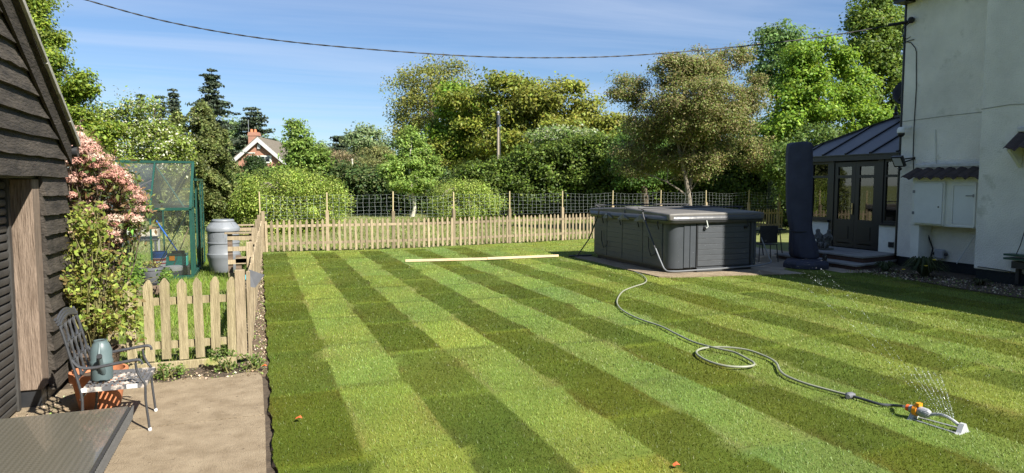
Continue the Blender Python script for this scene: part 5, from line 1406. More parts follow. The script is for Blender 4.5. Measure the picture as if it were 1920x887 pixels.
c = aty(326, 515, 15.12); MB().lathe([(.14, 0), (.155, .15)], 24, (c.x, 15.16)).build('body', M['darkpot'], wt, smooth=True); MB().lathe([(.158, .152), (.165, .2), (.165, .235), (.12, .25)], 24, (c.x, 15.16)).build('lid', M['whitepl'], wt, smooth=True)
br = thing('broom', 'broom with a bright blue handle leaning inside the greenhouse', 'broom', (-1.6, 15.4, 0)); pa, pb = aty(293, 414, 15.8), aty(332, 470, 15.35)
MB().tube([tuple(pa), tuple(pb)], .014, 8).build('handle', M['blue'], br); MB().box(pb.x - .1, pb.x + .14, pb.y - .04, pb.y + .04, pb.z - .09, pb.z - .0).build('head', M['blackpl'], br)
for (q0, q1, lb_) in (((355, 425), (325, 500), 'thin black rake handle leaning behind the right greenhouse pane'), ((300, 500), (330, 455), 'thin pale bamboo cane leaning in the greenhouse')):
    a_, c_ = aty(*q0, 15.5), aty(*q1, 15.25); tag(MB().tube([tuple(a_), tuple(c_)], .009, 6).build('garden_cane', M['blackwood'] if 'black' in lb_ else M['stake']), lb_, 'cane')
# pot with plants standing on a sleeper in front of the greenhouse
p0 = gnd(276, 554)
o = MB().box(p0.x - .45, p0.x + .28, p0.y - .05, p0.y + .35, 0, .165).build('timber_sleeper', M['blackwood'], bevel=.01); tag(o, 'dark old sleeper lying on the grass behind the mossy picket panel', 'sleeper')
pt_ = thing('plant_pot', 'charcoal plastic pot of yellow green seedlings with saucer on the old sleeper', 'pot', (p0.x + .06, p0.y + .15, .165))
MB().lathe([(.135, .035), (.14, .04), (.178, .25), (.188, .255), (.19, .30), (.175, .30), (.17, .26)], 26, close=False).build('body', M['darkpot'], pt_, smooth=True, world=False)
MB().lathe([(.15, .001), (.185, .004), (.19, .03), (.13, .034)], 26).build('saucer', M['blackpl'], pt_, smooth=True, world=False)
MB().lathe([(0, .27), (.17, .27)], 20, close=False).build('soil', M['darksoil'], pt_, world=False)
n = 160; a_ = rng.uniform(0, 6.28, n); r_ = .15 * rng.uniform(0, 1, n) ** .5; cc = np.stack([r_ * np.cos(a_), r_ * np.sin(a_), rng.uniform(.29, .40, n)], 1)
fast_mesh('foliage', leaf_quads(cc, unit(rng.normal(size=(n, 3))), rng.uniform(.015, .03, n), .4), 4, pal([(.25, .3, .06), (.35, .33, .1), (.2, .12, .05)], n), M['leaf'], pt_, (0, 0, 0))

# water butt
wb = thing('water_butt', 'tall ribbed grey plastic water butt beside the greenhouse door', 'water butt', (*gnd(421, 509)[:2], 0))
prof = [(.27, 0), (.275, .01), (.305, .20), (.335, .36), (.338, .37), (.338, .45), (.325, .455), (.318, .47), (.318, .70), (.330, .705), (.330, .735), (.318, .74), (.318, .98), (.31, .985), (.31, 1.0), (.335, 1.005), (.338, 1.08), (.325, 1.10), (.225, 1.225)]
MB().lathe(prof, 40, rib=lambda t, z: (.004 if (z < .35 and abs(math.sin(4 * t)) > .7) else 0)).build('body', M['butt'], wb, smooth=True, world=False)
MB().lathe([(.22, 1.227), (.225, 1.23), (.23, 1.245), (.225, 1.27), (.21, 1.285)], 36).build('lid', M['butt'], wb, smooth=True, world=False)
b = MB()
for a in range(8):
    t = a * math.pi / 4; b.bar((.315 * math.cos(t), .315 * math.sin(t), 1.11), (.235 * math.cos(t), .235 * math.sin(t), 1.215), .012, .012)
for x0, x1, z0, z1 in ((-.18, .02, .86, .93), (-.10, .06, .76, .84)):
    for q in (((x0, z0), (x1, z0)), ((x1, z0), (x1, z1)), ((x1, z1), (x0, z1)), ((x0, z1), (x0, z0))):
        f = lambda x: -math.sqrt(max(.0, .319 ** 2 - x * x)); b.bar((q[0][0], f(q[0][0]), q[0][1]), (q[1][0], f(q[1][0]), q[1][1]), .008, .008)
b.build('moulding', M['butt'], wb, world=False)

wb.scale = (1, 1, .88)
# pallet compost bays along the side fence
for k, (Y, lb_) in enumerate(((12.2, 'nearest upright wooden pallet behind the side fence post'), (14.6, 'second upright wooden pallet of the compost bay beside the water butt'), (17.4, 'farthest upright wooden pallet of the compost bay near the corner post'))):
    pl = thing('pallet', lb_, 'pallet', (-.5, Y, 0), 'old pallets behind the side fence')
    x0 = -.62 if k else -.40; hh = .82 if k else .62
    for z in (.04, .30, .56, hh - .04): MB().box(x0, -.16, Y - .075, Y - .055, z, z + .09).build('slat', M['fence'], pl)
    for z in (.04, hh - .04): MB().box(x0, -.16, Y + .055, Y + .075, z, z + .09).build('slat', M['fence'], pl)
    for x in (x0, -.22): MB().box(x, x + .09, Y - .053, Y + .053, .0, hh + .08).build('upright', M['blackwood'], pl)
    if k: MB().box(x0 - .05, -.14, Y - .12, Y + .12, hh + .085, hh + .11).build('top_board', M['fence'], pl)
# spade leaning in the corner
spd = thing('spade', 'garden spade with a teal handle leaning behind the near fence post', 'spade', (-.35, 8.0, 0))
a_, c_, d_ = aty(462, 516, 8.05), aty(448, 548, 8.0), aty(428, 590, 7.9)
MB().tube([tuple(a_), tuple(c_)], .017, 8).build('grip', M['tealblue'], spd, smooth=True); MB().tube([tuple(c_), (d_.x, d_.y, .45)], .012, 8).build('shaft', M['stake'], spd, smooth=True)
e_ = aty(478, 520, 8.0); MB().add([(e_.x - .06, 8.0, e_.z + .09), (e_.x + .10, 8.02, e_.z + .02), (e_.x + .0, 8.03, e_.z - .12), (e_.x - .07, 8.0, e_.z - .1)], [(0, 1, 2, 3)]).build('blade', M['darkpot'], spd).modifiers.new('s', 'SOLIDIFY').thickness = .006
c9 = aty(445, 615, 7.9); c8 = aty(458, 582, 7.95); tag(MB().tube([(c9.x, c9.y, .1), tuple(c8)], .007, 6).build('garden_cane', M['stake']), 'short pale cane behind the last picket beside the near post', 'cane')
# fallen leaves
for (px_, py_, lb_) in ((560, 784, 'curled red brown leaf lying on the first dark stripe'), (1268, 872, 'orange red leaf on the lawn at the bottom edge of the photo'), (495, 686, 'brown dead leaf on the soil at the lawn corner by the near fence post')):
    p = gnd(px_, py_, .062); b = MB(); s_ = .022
    b.add([(p.x - s_ * 1.2, p.y - s_ * .6, p.z), (p.x, p.y - s_, p.z + .012), (p.x + s_ * 1.3, p.y - s_ * .3, p.z - .002), (p.x + s_ * .7, p.y + s_, p.z + .014), (p.x - s_ * .8, p.y + s_ * .8, p.z + .002), (p.x, p.y, p.z + .003)], [(0, 1, 5), (1, 2, 5), (2, 3, 5), (3, 4, 5), (4, 0, 5)])
    tag(b.build('fallen_leaf', M['redleaf']), lb_, 'leaf')
# ================================================================ COTTAGE far left
ct = thing('cottage', 'orange brick cottage with white bargeboards and a chimney rising behind the bushes', 'cottage', (*atd(490, 400, 74)[:2], 0))
cD = 74.0; cc_ = atd(487, 346, cD); ang = -R(16)
def loc(u, w, z):  # u across gable, w depth away
    return (cc_.x + u * math.cos(ang) - w * math.sin(ang), cc_.y + u * math.sin(ang) + w * math.cos(ang), z)
zr = CAMH + (346 - 258) / FOC * cD; hw = 3.9; ze = zr - hw * .90; zw = zr - hw * .9
b = MB(); G_ = [(-3.3, 0), (3.3, 0), (3.3, zr - .35 - 3.3 * .9), (0, zr - .35), (-3.3, zr - .35 - 3.3 * .9)]
v = [loc(u, 0, z) for u, z in G_] + [loc(u, 9, z) for u, z in G_]; b.add(v, [(0, 1, 2, 3, 4), (9, 8, 7, 6, 5), (0, 5, 6, 1), (1, 6, 7, 2), (0, 4, 9, 5)]); b.build('wall', M['brick'], ct)
rt = M['rooftile']
for s_ in (-1, 1):
    b = MB(); b.add([loc(0, -.35, zr), loc(s_ * hw, -.35, ze), loc(s_ * hw, 9.3, ze), loc(0, 9.3, zr)], [(0, 1, 2, 3)]); o = b.build('roof', mat('lichen_tile', (.14, .12, .09), .9, noise=(3, .25)), ct); o.modifiers.new('s', 'SOLIDIFY').thickness = .1
    b = MB(); q = [(0, zr - .02), (s_ * hw, ze - .02), (s_ * hw, ze - .45), (0, zr - .55)]; b.add([loc(u, -.42, z) for u, z in q] + [loc(u, -.36, z) for u, z in q], [(0, 1, 2, 3), (7, 6, 5, 4), (0, 4, 5, 1), (1, 5, 6, 2), (2, 6, 7, 3)]); b.build('bargeboard', M['flashing'], ct)
def cbox(u0, u1, w0, w1, z0, z1): 
    b = MB(); P = [loc(u, w, z) for z in (z0, z1) for w in (w0, w1) for u in (u0, u1)]; return b.add(P, [(0, 2, 3, 1), (4, 5, 7, 6), (0, 1, 5, 4), (2, 6, 7, 3), (0, 4, 6, 2), (1, 3, 7, 5)])
k_ = cD / FOC; U = lambda px_: (px_ - 487) * k_; Zp = lambda py_: CAMH + (HOR - py_) * k_
w_ = cbox(U(468), U(510), -.06, .02, Zp(306), Zp(292)).build('window', M['whitepaint'], ct)
for a in (U(470), U(490), U(499)): cbox(a, a + .45, -.09, -.065, Zp(303), Zp(294)).build('pane', M['winglass'], w_)
cbox(U(464), U(480), -.05, .0, Zp(288), Zp(286.5)).build('ledge', M['whitepaint'], ct)
cbox(U(485), U(491), -.16, -.02, Zp(280), Zp(271)).build('alarm_box', M['lightgrey'], ct, bevel=.02)
ch_ = cbox(U(458), U(476), 2.0, 3.0, Zp(285), Zp(246)).build('chimney', M['brick'], ct)
cbox(U(457), U(477), 1.95, 3.05, Zp(253), Zp(249)).build('band', M['brick'], ch_)
for u in (U(462), U(469)): b = MB(); p_ = loc(u, 2.5, 0); b.lathe([(.17, 0), (.13, .35)], 10, (p_[0], p_[1])); b.v = [(x, y, z + Zp(246)) for x, y, z in b.v]; b.build('chimney_pot', M['terra'], ch_)
b = MB(); b.tube([loc(U(457), 2.4, Zp(285)), loc(U(457), 2.4, Zp(222))], .03, 5); b.tube([loc(U(457), 2.0, Zp(258)), loc(U(457), 3.0, Zp(262))], .02, 4); b.build('aerial', M['antenna'], ct)

# utility poles
pD = 44; p = atd(934, 292, pD); up_ = thing('utility_pole', 'slim pale utility pole with a dark transformer sleeve before the oaks', 'pole', (p.x, p.y, 0))
zt = CAMH + (HOR - 213) / FOC * pD
MB().tube([(0, 0, 0), (0, 0, zt)], [.10, .07], 10).build('pole', M['grey_pole'], up_, world=False, smooth=True)
MB().tube([(0, -.1, zt - .75), (0, -.1, zt - .15)], [.13, .11], 10).build('sleeve', M['hosecon'], up_, world=False, smooth=True)
MB().lathe([(.09, 0), (.1, .05), (.03, .12)], 10).build('cap', M['lightgrey'], up_, world=False).location.z = zt
MB().tube([(.14, -.02, .5), (.12, -.02, zt - .9)], .025, 6).build('conduit', M['hosecon'], up_, world=False)
for i, (px_, y0_, y1_) in enumerate(((661, 338, 298), )):
    p = atd(px_, 340, 50); up_ = thing('utility_pole', 'short thin pale post standing among the brown hedgerow bushes', 'pole', (p.x, p.y, 0)); MB().tube([(0, 0, 0), (0, 0, CAMH + 48 / FOC * 50)], [.09, .06], 8).build('pole', M['palebark'], up_, world=False)

# ================================================================ TREES
def W(px_, D): return px_ / FOC * D
def T(name, label, cx_, half, ytop, ybot, D, cols, n, m, rc, size, seed, lobes=None, depth=.8, base_px=None, **k):
    """one tree: crown between two heights, half = crown half width, at distance D"""
    c = atd(cx_, HOR, D); zt = CAMH + (HOR - ytop) / FOC * D; zb = max(.1, CAMH + (HOR - ybot) / FOC * D); hw_ = W(half, D)
    if lobes is None: L_ = [(c.x, c.y, (zt + zb) / 2, hw_, hw_ * depth, (zt - zb) / 2)]
    else:
        L_ = []
        for lx, ly, rx, ry in lobes:      # centre and radii of each bough mass
            q = atd(lx, HOR, D); L_.append((q.x + random.uniform(-.1, .1) * hw_, q.y + random.uniform(-.35, .35) * hw_ * depth, CAMH + (HOR - ly) / FOC * D, W(rx, D), W(rx, D) * depth, W(ry, D)))
    bx = atd(base_px if base_px else cx_, HOR, D)
    return tree(name, label, 'tree', (bx.x, bx.y, 0), L_, n, m, rc, size, cols, seed=seed, **k)
OLIVE = [(.175, .19, .04), (.21, .21, .05), (.14, .165, .035)]
GOLD = [(.16, .185, .026), (.19, .20, .03), (.12, .155, .022)]
FRESH = [(.13, .205, .02), (.17, .25, .028), (.095, .15, .018)]
YG = [(.21, .28, .05), (.26, .31, .07), (.15, .21, .035)]
MID = [(.075, .115, .022), (.10, .145, .028), (.055, .085, .018)]
DARK = [(.035, .065, .018), (.05, .085, .022), (.028, .05, .015)]
SILV = [(.14, .19, .08), (.17, .22, .10)]
BROWN = [(.18, .165, .06), (.15, .18, .045), (.12, .155, .035), (.20, .165, .08)]
random.seed(5)
T('oak_tree', 'large open oak with thin olive leaves, tallest of the far tree line', 810, 105, 108, 330, 60, OLIVE, 560, 42, 1.0, .105, 31,
  lobes=((765, 200, 52, 62), (800, 150, 62, 45), (860, 160, 55, 45), (830, 220, 75, 60), (745, 240, 34, 38), (880, 240, 50, 70)), trunk_r=.5, nb=150, inner=.35, base_px=795, flat=.8, br_r=.13)
T('broadleaf_tree', 'bright green tree between the large olive oak and the golden oak', 856, 46, 150, 330, 56, FRESH, 170, 70, .95, .15, 32, trunk_r=.3, nb=40, inner=.5)
T('oak_tree', 'golden green oak with two peaks just left of the utility pole', 935, 85, 138, 330, 54, GOLD, 420, 66, 1.0, .135, 33,
  lobes=((885, 210, 50, 55), (950, 195, 55, 58), (1000, 190, 40, 52), (985, 250, 60, 50), (930, 270, 85, 55), (870, 290, 60, 45)), trunk_r=.45, nb=90, inner=.45, br_r=.12, base_px=930)
T('oak_tree', 'golden olive oak standing right of the utility pole', 1060, 90, 148, 330, 52, GOLD[:2] + OLIVE[:1], 430, 60, .95, .13, 34,
  lobes=((1010, 190, 36, 45), (1055, 205, 52, 52), (1110, 220, 45, 48), (1130, 255, 40, 45), (1060, 270, 80, 50)), trunk_r=.45, nb=100, inner=.4, br_r=.12, base_px=1060)
T('hawthorn_tree', 'white flowering bush with pale leaves above the dark hedge', 1065, 85, 235, 320, 42, [(.14, .2, .05), (.20, .25, .09), (.14, .2, .05), (.32, .34, .24), (.08, .14, .03)], 210, 60, .6, .085, 35, trunk_r=.2, nb=20)
# far conifers and round greens, left
def conifer(name, label, cx_, half, ytop, D, cols, seed, layers=18, m=60, size=.16, droop=.25, flat=.25, gapf=.85, shape=1.0, irregular=.25, rnd=.5, tilt=0, zb0=.08, leafm='needle', ragged=.25, group=None):
    c = atd(cx_, HOR, D); zt = CAMH + (HOR - ytop) / FOC * D; hw_ = W(half, D)
    t = thing(name, label, 'tree', (c.x, c.y, 0), group); r = np.random.default_rng(seed); P = []; mb = MB()
    mb.tube([(0, 0, -.05), (0, 0, zt * .5), (0, 0, zt * .97)], [hw_ * .09 + .05, hw_ * .05 + .03, .02], 7, cap=False)
    for i in range(layers):
        u = (i + .5) / layers; z = zt * (zb0 + (1 - zb0) * u); rad = hw_ * ((1 - u) ** shape * (1 - irregular + irregular * 2 * r.uniform()) + .03)
        nb_ = max(3, int(9 * (1 - u) ** .5) + 2); a0 = r.uniform(0, 6)
        for k in range(nb_):
            if r.uniform() > gapf: continue
            a = a0 + 2 * math.pi * k / nb_ + r.uniform(-.4, .4); zj = r.uniform(-1, 1) * zt * (1 - zb0) / layers * .8; L_ = rad * r.uniform(1 - ragged, 1 + ragged); q = []
            for s_ in np.linspace(.15, 1, max(3, int(L_ / (size * 3.2)))):
                q.append((L_ * s_ * math.cos(a), L_ * s_ * math.sin(a), z + zj + tilt * L_ * s_ - droop * L_ * s_ * s_))
            P += q; mb.tube([(0, 0, z + zj), tuple(np.array(q[-1]) * .95)], [.03 + .012 * hw_, .01], 4, cap=False)
    P = np.array(P); Nn = np.tile([0, 0, 1.0], (len(P), 1))
    v, cl = leaves_round(P, Nn, size * 3.4, m, size, cols, .3, flat, droop=rnd, jit=.2)
    fast_mesh('crown', v, 4, cl, M[leafm], t, (0, 0, 0)); mb.build('trunk', M['bark'], t, world=False, smooth=True); return t
BLUEG = [(.042, .058, .034), (.058, .075, .045), (.030, .043, .026)]
G2 = 'dark conifers on the skyline at left'
conifer('conifer_tree', 'tall layered dark spruce, highest of the skyline conifers above the weeping cypress', 402, 40, 133, 62, BLUEG, 41, 22, 34, .15, .12, gapf=.8, irregular=.45, rnd=.1, zb0=.25, shape=.6, ragged=.4, group=G2)
conifer('conifer_tree', 'small pointed conifer tip leftmost on the skyline', 270, 14, 178, 85, BLUEG, 42, 14, 24, .16, .1, gapf=.9, rnd=.1, zb0=.3, group=G2)
conifer('conifer_tree', 'flat topped dark pine between two pointed conifer tips', 306, 21, 183, 85, BLUEG, 43, 12, 24, .17, .05, gapf=.7, rnd=.1, shape=.45, zb0=.4, group=G2)
conifer('conifer_tree', 'slim pointed conifer just left of the weeping cypress', 332, 17, 167, 80, BLUEG, 44, 16, 24, .16, .15, gapf=.85, rnd=.1, shape=.8, zb0=.3, group=G2)
conifer('conifer_tree', 'dark round topped pine right of the cottage chimney', 478, 32, 202, 88, BLUEG, 45, 14, 34, .20, .0, gapf=.7, rnd=.15, shape=.5, zb0=.4, ragged=.4, group=G2)
conifer('conifer_tree', 'dark flat pine beyond the silvery birch at the end of the skyline gap', 640, 25, 253, 90, BLUEG, 46, 10, 30, .19, -.02, gapf=.75, rnd=.1, shape=.45, zb0=.45, ragged=.4, group=G2)
CYP = [(.12, .145, .045), (.16, .185, .06), (.08, .10, .03)]
cyp = conifer('cypress_tree', 'weeping cypress with drooping dark green sprays behind the greenhouse', 384, 60, 190, 27, CYP, 47, 22, 120, .06, .45, flat=1.1, gapf=.95, irregular=.32, rnd=1.1, shape=.42, zb0=.05, leafm='leaf', ragged=.18)
conifer('cypress_tree', 'second smaller drooping cypress top at the left of the weeping cypress', 338, 26, 210, 34, CYP, 48, 18, 60, .07, .3, flat=1.2, gapf=1.0, rnd=.8, shape=.6, zb0=.1, leafm='leaf')
T('broadleaf_tree', 'rounded grey green tree behind the cottage chimney', 430, 42, 222, 330, 90, [(.08, .13, .045), (.10, .15, .05)], 120, 60, 1.5, .22, 51, trunk_r=.3, nb=10)
T('broadleaf_tree', 'rounded mid green tree behind the cottage roof', 505, 42, 236, 330, 95, [(.09, .15, .035), (.12, .17, .04)], 120, 60, 1.5, .23, 52, trunk_r=.3, nb=10)
T('maple_tree', 'pointed bright green tree right of the cottage', 556, 46, 230, 345, 44, [(.13, .20, .035), (.17, .25, .05), (.10, .15, .03)], 240, 60, .62, .10, 53, lobes=((560, 262, 20, 34), (565, 300, 28, 42), (585, 312, 30, 40), (535, 332, 26, 20)), trunk_r=.16, nb=40)
T('birch_tree', 'silvery green birch on the skyline above the brown bushes', 690, 36, 233, 330, 70, SILV, 150, 60, .9, .14, 54, trunk_r=.2, nb=22, bark='palebark')
T('birch_tree', 'small pale birch top at the skyline gap beside the dark pine', 603, 14, 268, 330, 80, SILV, 40, 50, .8, .14, 55, trunk_r=.14, nb=6, bark='palebark')
T('hedgerow_bush', 'bare brown hedgerow bush left of the silvery birch', 640, 48, 278, 350, 56, [(.20, .16, .09), (.16, .15, .07)], 210, 40, .55, .07, 56, trunk_r=.15, nb=90, bark='twig', br_r=.05)
T('hedgerow_bush', 'brown olive hedgerow bush right of the thin post', 708, 42, 268, 350, 54, [(.17, .17, .06), (.13, .15, .05)], 190, 46, .55, .08, 57, trunk_r=.15, nb=70, bark='twig', br_r=.05)
T('young_tree', 'young bright green tree with a white trunk behind the netting', 772, 50, 236, 362, 40, [(.155, .24, .045), (.20, .28, .06), (.12, .18, .03)], 300, 66, .42, .072, 58, lobes=((768, 275, 30, 38), (755, 310, 38, 38), (790, 312, 36, 40), (772, 340, 46, 24)), trunk_r=.10, nb=60, bark='palebark', br_r=.03)
# weeping shrubs beyond the fence
def weeper(label, cx_, half, ytop, ybot, D, seed, cols=YG, n=230, m=90):
    c = atd(cx_, HOR, D); zt = CAMH + (HOR - ytop) / FOC * D; zb = max(0, CAMH + (HOR - ybot) / FOC * D); hw_ = W(half, D)
    t = thing('weeping_shrub', label, 'shrub', (c.x, c.y, 0), 'yellow green weeping shrubs behind the fence')
    P, Nn = crown_points([(c.x, c.y, zt * .42, hw_, hw_ * .75, zt * .56), (c.x - hw_ * .4, c.y, zt * .35, hw_ * .6, hw_ * .6, zt * .42), (c.x + hw_ * .45, c.y, zt * .35, hw_ * .55, hw_ * .6, zt * .4)] + [(c.x + hw_ * random.uniform(-.75, .75), c.y - hw_ * .3, zt * random.uniform(.4, .78), hw_ * .24, hw_ * .25, zt * .2) for _ in range(7)], n, .55, seed)
    P[:, 2] = np.maximum(P[:, 2], .15)
    v, cl = leaves_round(P, Nn, .40, m, .040, cols, .5, 1.3, droop=.6, jit=.18, cjit=.26)
    fast_mesh('foliage', v, 4, cl, M['leaf'], t, (c.x, c.y, 0)); mb = MB(); random.seed(seed)
    for i in range(70):
        q = P[random.randrange(len(P))]; a0 = Vector((c.x + random.uniform(-.4, .4), c.y, .2)); mid = Vector((a0.x * .5 + q[0] * .5, a0.y * .5 + q[1] * .5, min(zt * .72, q[2] + zt * .15)))
        mb.tube(smooth_path([a0, mid, Vector(q)], 4), [.035 - .0035 * k for k in range(9)], 5, cap=False)
    mb.build('branch', M['twig'], t, smooth=True); return t
weeper('wide yellow green weeping shrub filling the left end behind the far fence', 545, 112, 312, 425, 27, 61, n=420, m=105)
weeper('smaller yellow green weeping shrub left of the dark hedge behind the netting', 868, 78, 332, 412, 33, 62, n=250, m=95)
# big hawthorn behind the tub
random.seed(12)
T('hawthorn_tree', 'wide spreading brown leaved tree with two pale trunks behind the hot tub', 1290, 170, 90, 372, 27, BROWN, 2000, 70, .42, .042, 63,
  lobes=((1180, 175, 45, 48), (1240, 140, 55, 38), (1310, 130, 60, 42), (1385, 120, 50, 36), (1220, 230, 65, 60), (1300, 220, 80, 60), (1385, 210, 65, 65), (1330, 300, 90, 45), (1225, 300, 60, 40), (1430, 170, 32, 45), (1420, 290, 40, 45), (1270, 200, 105, 85), (1350, 250, 90, 80)), trunk_r=.10, nb=300, inner=.2, base_px=1283, trunks=2, bark='twig', br_r=.035, fork=.2, depth=.7, spread=.5)
T('broadleaf_tree', 'dark green tree behind the left half of the brown leaved tree', 1205, 60, 215, 372, 36, [(.06, .12, .025), (.09, .16, .03)], 190, 80, .6, .085, 64, trunk_r=.2, nb=15)
T('maple_tree', 'bright lime green maple right of the brown leaved tree', 1545, 105, 55, 300, 33, [(.13, .21, .018), (.18, .27, .025), (.09, .16, .02)], 560, 70, .6, .085, 65,
  lobes=((1500, 130, 45, 60), (1560, 110, 55, 55), (1610, 170, 50, 55), (1520, 200, 70, 50), (1590, 230, 65, 45), (1480, 230, 45, 40), (1475, 170, 42, 60), (1455, 240, 40, 60)), trunk_r=.28, nb=70, inner=.45)
T('broadleaf_tree', 'mid green tree top poking above the brown leaved tree at the skyline', 1455, 62, 45, 200, 42, [(.09, .165, .04), (.13, .2, .06)], 220, 60, .7, .1, 66, trunk_r=.25, nb=40)
T('broadleaf_tree', 'tall dark green tree rising behind the house corner', 1660, 95, -30, 260, 40, [(.07, .115, .018), (.10, .15, .023), (.15, .21, .028)], 520, 76, .72, .10, 67,
  lobes=((1650, 40, 50, 60), (1620, 90, 55, 60), (1690, 100, 60, 90), (1640, 180, 70, 70), (1590, 70, 35, 50)), trunk_r=.35, nb=50, inner=.5)
T('broadleaf_tree', 'green bush behind the conservatory roof with a few pink blooms', 1530, 95, 228, 400, 26, [(.09, .145, .028), (.12, .18, .035), (.07, .11, .025)], 330, 80, .45, .055, 68, trunk_r=.12, nb=15)
# left side trees
random.seed(3)
T('oak_tree', 'spring green oak rising behind the barn roof at the left edge', 78, 95, 5, 330, 20, [(.14, .19, .02), (.19, .235, .03), (.09, .14, .02)], 760, 70, .36, .048, 71,
  lobes=((98, 75, 34, 50), (60, 30, 45, 60), (90, 150, 45, 60), (135, 205, 42, 50), (100, 250, 60, 70), (165, 255, 40, 50), (160, 165, 26, 26)), trunk_r=.18, nb=90, inner=.35, base_px=60, depth=.9)
BLOS = [(.15, .20, .035), (.19, .24, .045), (.12, .165, .03), (.17, .22, .04), (.14, .19, .03), (.20, .25, .05), (.50, .50, .38)]
T('fruit_tree', 'blossoming fruit tree with white flowers behind the greenhouse', 255, 110, 205, 330, 21, BLOS, 420, 66, .34, .042, 72,
  lobes=((175, 260, 48, 40), (240, 245, 55, 45), (300, 270, 55, 45), (345, 290, 40, 45), (220, 300, 80, 40), (240, 200, 14, 30), (285, 205, 16, 22), (200, 215, 20, 25)), trunk_r=.11, nb=110, inner=.3, base_px=230, flat=1.0, br_r=.035)
T('broadleaf_shrub', 'dark shrub under the cypress behind the open greenhouse door', 400, 40, 318, 392, 28, MID, 120, 80, .4, .05, 73, trunk_r=.06, nb=8)
T('holly_bush', 'dark glossy holly bush in front of the cottage window', 476, 17, 290, 340, 48, DARK, 90, 80, .45, .07, 74, trunk_r=.08, nb=8)
T('holly_bush', 'dark green bush climbing the right side of the cottage gable', 522, 24, 310, 345, 46, [(.06, .11, .03), (.09, .15, .03)], 90, 80, .5, .07, 75, trunk_r=.08, nb=8)

# hedges: lumpy masses of leaf clumps over a dark stemmy core
def hedge(name, label, pts, D0, D1, cols, n, m, size, seed, thick=1.6, zb=0, rc=.5):
    """pts: skyline points (px, py) from left to right, distance running from D0 to D1"""
    r = np.random.default_rng(seed); xs_ = [p[0] for p in pts]; c0 = atd(xs_[0], HOR, D0); c1 = atd(xs_[-1], HOR, D1)
    t = thing(name, label, 'hedge', (c0.x, c0.y, 0)); P = []; Nn = []
    for i in range(n):
        u = r.uniform(); px_ = xs_[0] + (xs_[-1] - xs_[0]) * u; D = D0 + (D1 - D0) * u; py_ = np.interp(px_, xs_, [p[1] for p in pts])
        zt = CAMH + (HOR - py_) / FOC * D; w = r.uniform(); q = atd(px_, HOR, D)
        lump = .18 * math.sin(px_ * .06 + seed) + .15 * math.sin(px_ * .13) + .1 * math.sin(px_ * .31)
        if w < .6:    # front face, bulging
            z = zt * r.uniform(.03, 1.0) ; back = -thick * .5 * math.sqrt(max(0, 1 - (2 * z / zt - 1) ** 4)) + .25 * math.sin(px_ * .11 + z * 2.2) + .2 * math.sin(z * 3.7 + px_ * .05)
            nn = (-_fw.x, -_fw.y, .3)
        elif w < .9: z = zt + lump + r.uniform(-.35, .1); back = r.uniform(-thick * .5, thick * .5); nn = (0, 0, 1)
        else: z = zt * r.uniform(.1, 1); back = thick * .5; nn = (_fw.x, _fw.y, .3)
        P.append((q.x + _fw.x * back, q.y + _fw.y * back, max(z, .12))); Nn.append(nn)
    v, cl = leaves_round(np.array(P), unit(np.array(Nn)), rc, m, size, cols, .55, .8, 0, .2)
    fast_mesh('foliage', v, 4, cl, M['leaf'], t, (c0.x, c0.y, 0))
    b = MB(); random.seed(seed)
    for i in range(int(abs(xs_[-1] - xs_[0]) / 7)):
        u = random.random(); px_ = xs_[0] + (xs_[-1] - xs_[0]) * u; q = atd(px_, HOR, D0 + (D1 - D0) * u); zt = CAMH + (HOR - np.interp(px_, xs_, [p[1] for p in pts])) / FOC * (D0 + (D1 - D0) * u)
        b.tube([(q.x, q.y, 0), (q.x + random.uniform(-.5, .5), q.y + random.uniform(-.3, .3), zt * .5), (q.x + random.uniform(-.8, .8), q.y, zt * .85)], [.05, .04, .02], 5)
    b.build('stem', M['bark'], t)
    # dense inner twig mass
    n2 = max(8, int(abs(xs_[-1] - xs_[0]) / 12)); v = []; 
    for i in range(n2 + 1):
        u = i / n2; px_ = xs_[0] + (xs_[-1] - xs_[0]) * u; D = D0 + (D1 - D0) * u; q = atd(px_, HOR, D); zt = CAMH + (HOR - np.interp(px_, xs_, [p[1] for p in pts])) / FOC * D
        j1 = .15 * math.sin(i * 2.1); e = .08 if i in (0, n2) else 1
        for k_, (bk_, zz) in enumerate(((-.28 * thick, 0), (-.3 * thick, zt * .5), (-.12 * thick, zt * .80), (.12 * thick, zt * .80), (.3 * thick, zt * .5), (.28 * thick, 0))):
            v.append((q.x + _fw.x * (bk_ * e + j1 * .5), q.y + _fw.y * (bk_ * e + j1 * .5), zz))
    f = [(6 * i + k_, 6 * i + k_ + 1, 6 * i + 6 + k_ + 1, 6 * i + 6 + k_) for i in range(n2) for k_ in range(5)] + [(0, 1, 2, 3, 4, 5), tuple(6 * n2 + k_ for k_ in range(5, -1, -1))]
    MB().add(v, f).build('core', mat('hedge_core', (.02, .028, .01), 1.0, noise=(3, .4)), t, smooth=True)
    return t
hedge('hedge', 'tall dark green hedge along the field behind the netting', [(862, 335), (900, 318), (960, 300), (1010, 285), (1060, 275), (1110, 268), (1170, 262), (1260, 270), (1360, 280), (1480, 270)], 41, 37, [(.075, .115, .016), (.105, .15, .022), (.05, .08, .013)], 1250, 78, .085, 81, 2.4, rc=.62)
hedge('hedge', 'low dark shrub border under the trees between the two weeping shrubs', [(590, 322), (640, 318), (700, 322), (760, 330), (850, 335), (900, 330)], 46, 44, [(.04, .075, .02), (.06, .10, .025), (.08, .10, .03)], 560, 72, .10, 82, 2.4, rc=.7)
hedge('hedge', 'dark shrub border at the far left behind the weeping shrub', [(150, 325), (300, 330), (380, 350), (470, 330), (600, 335)], 36, 40, MID, 520, 72, .09, 83, 2.2, rc=.6)
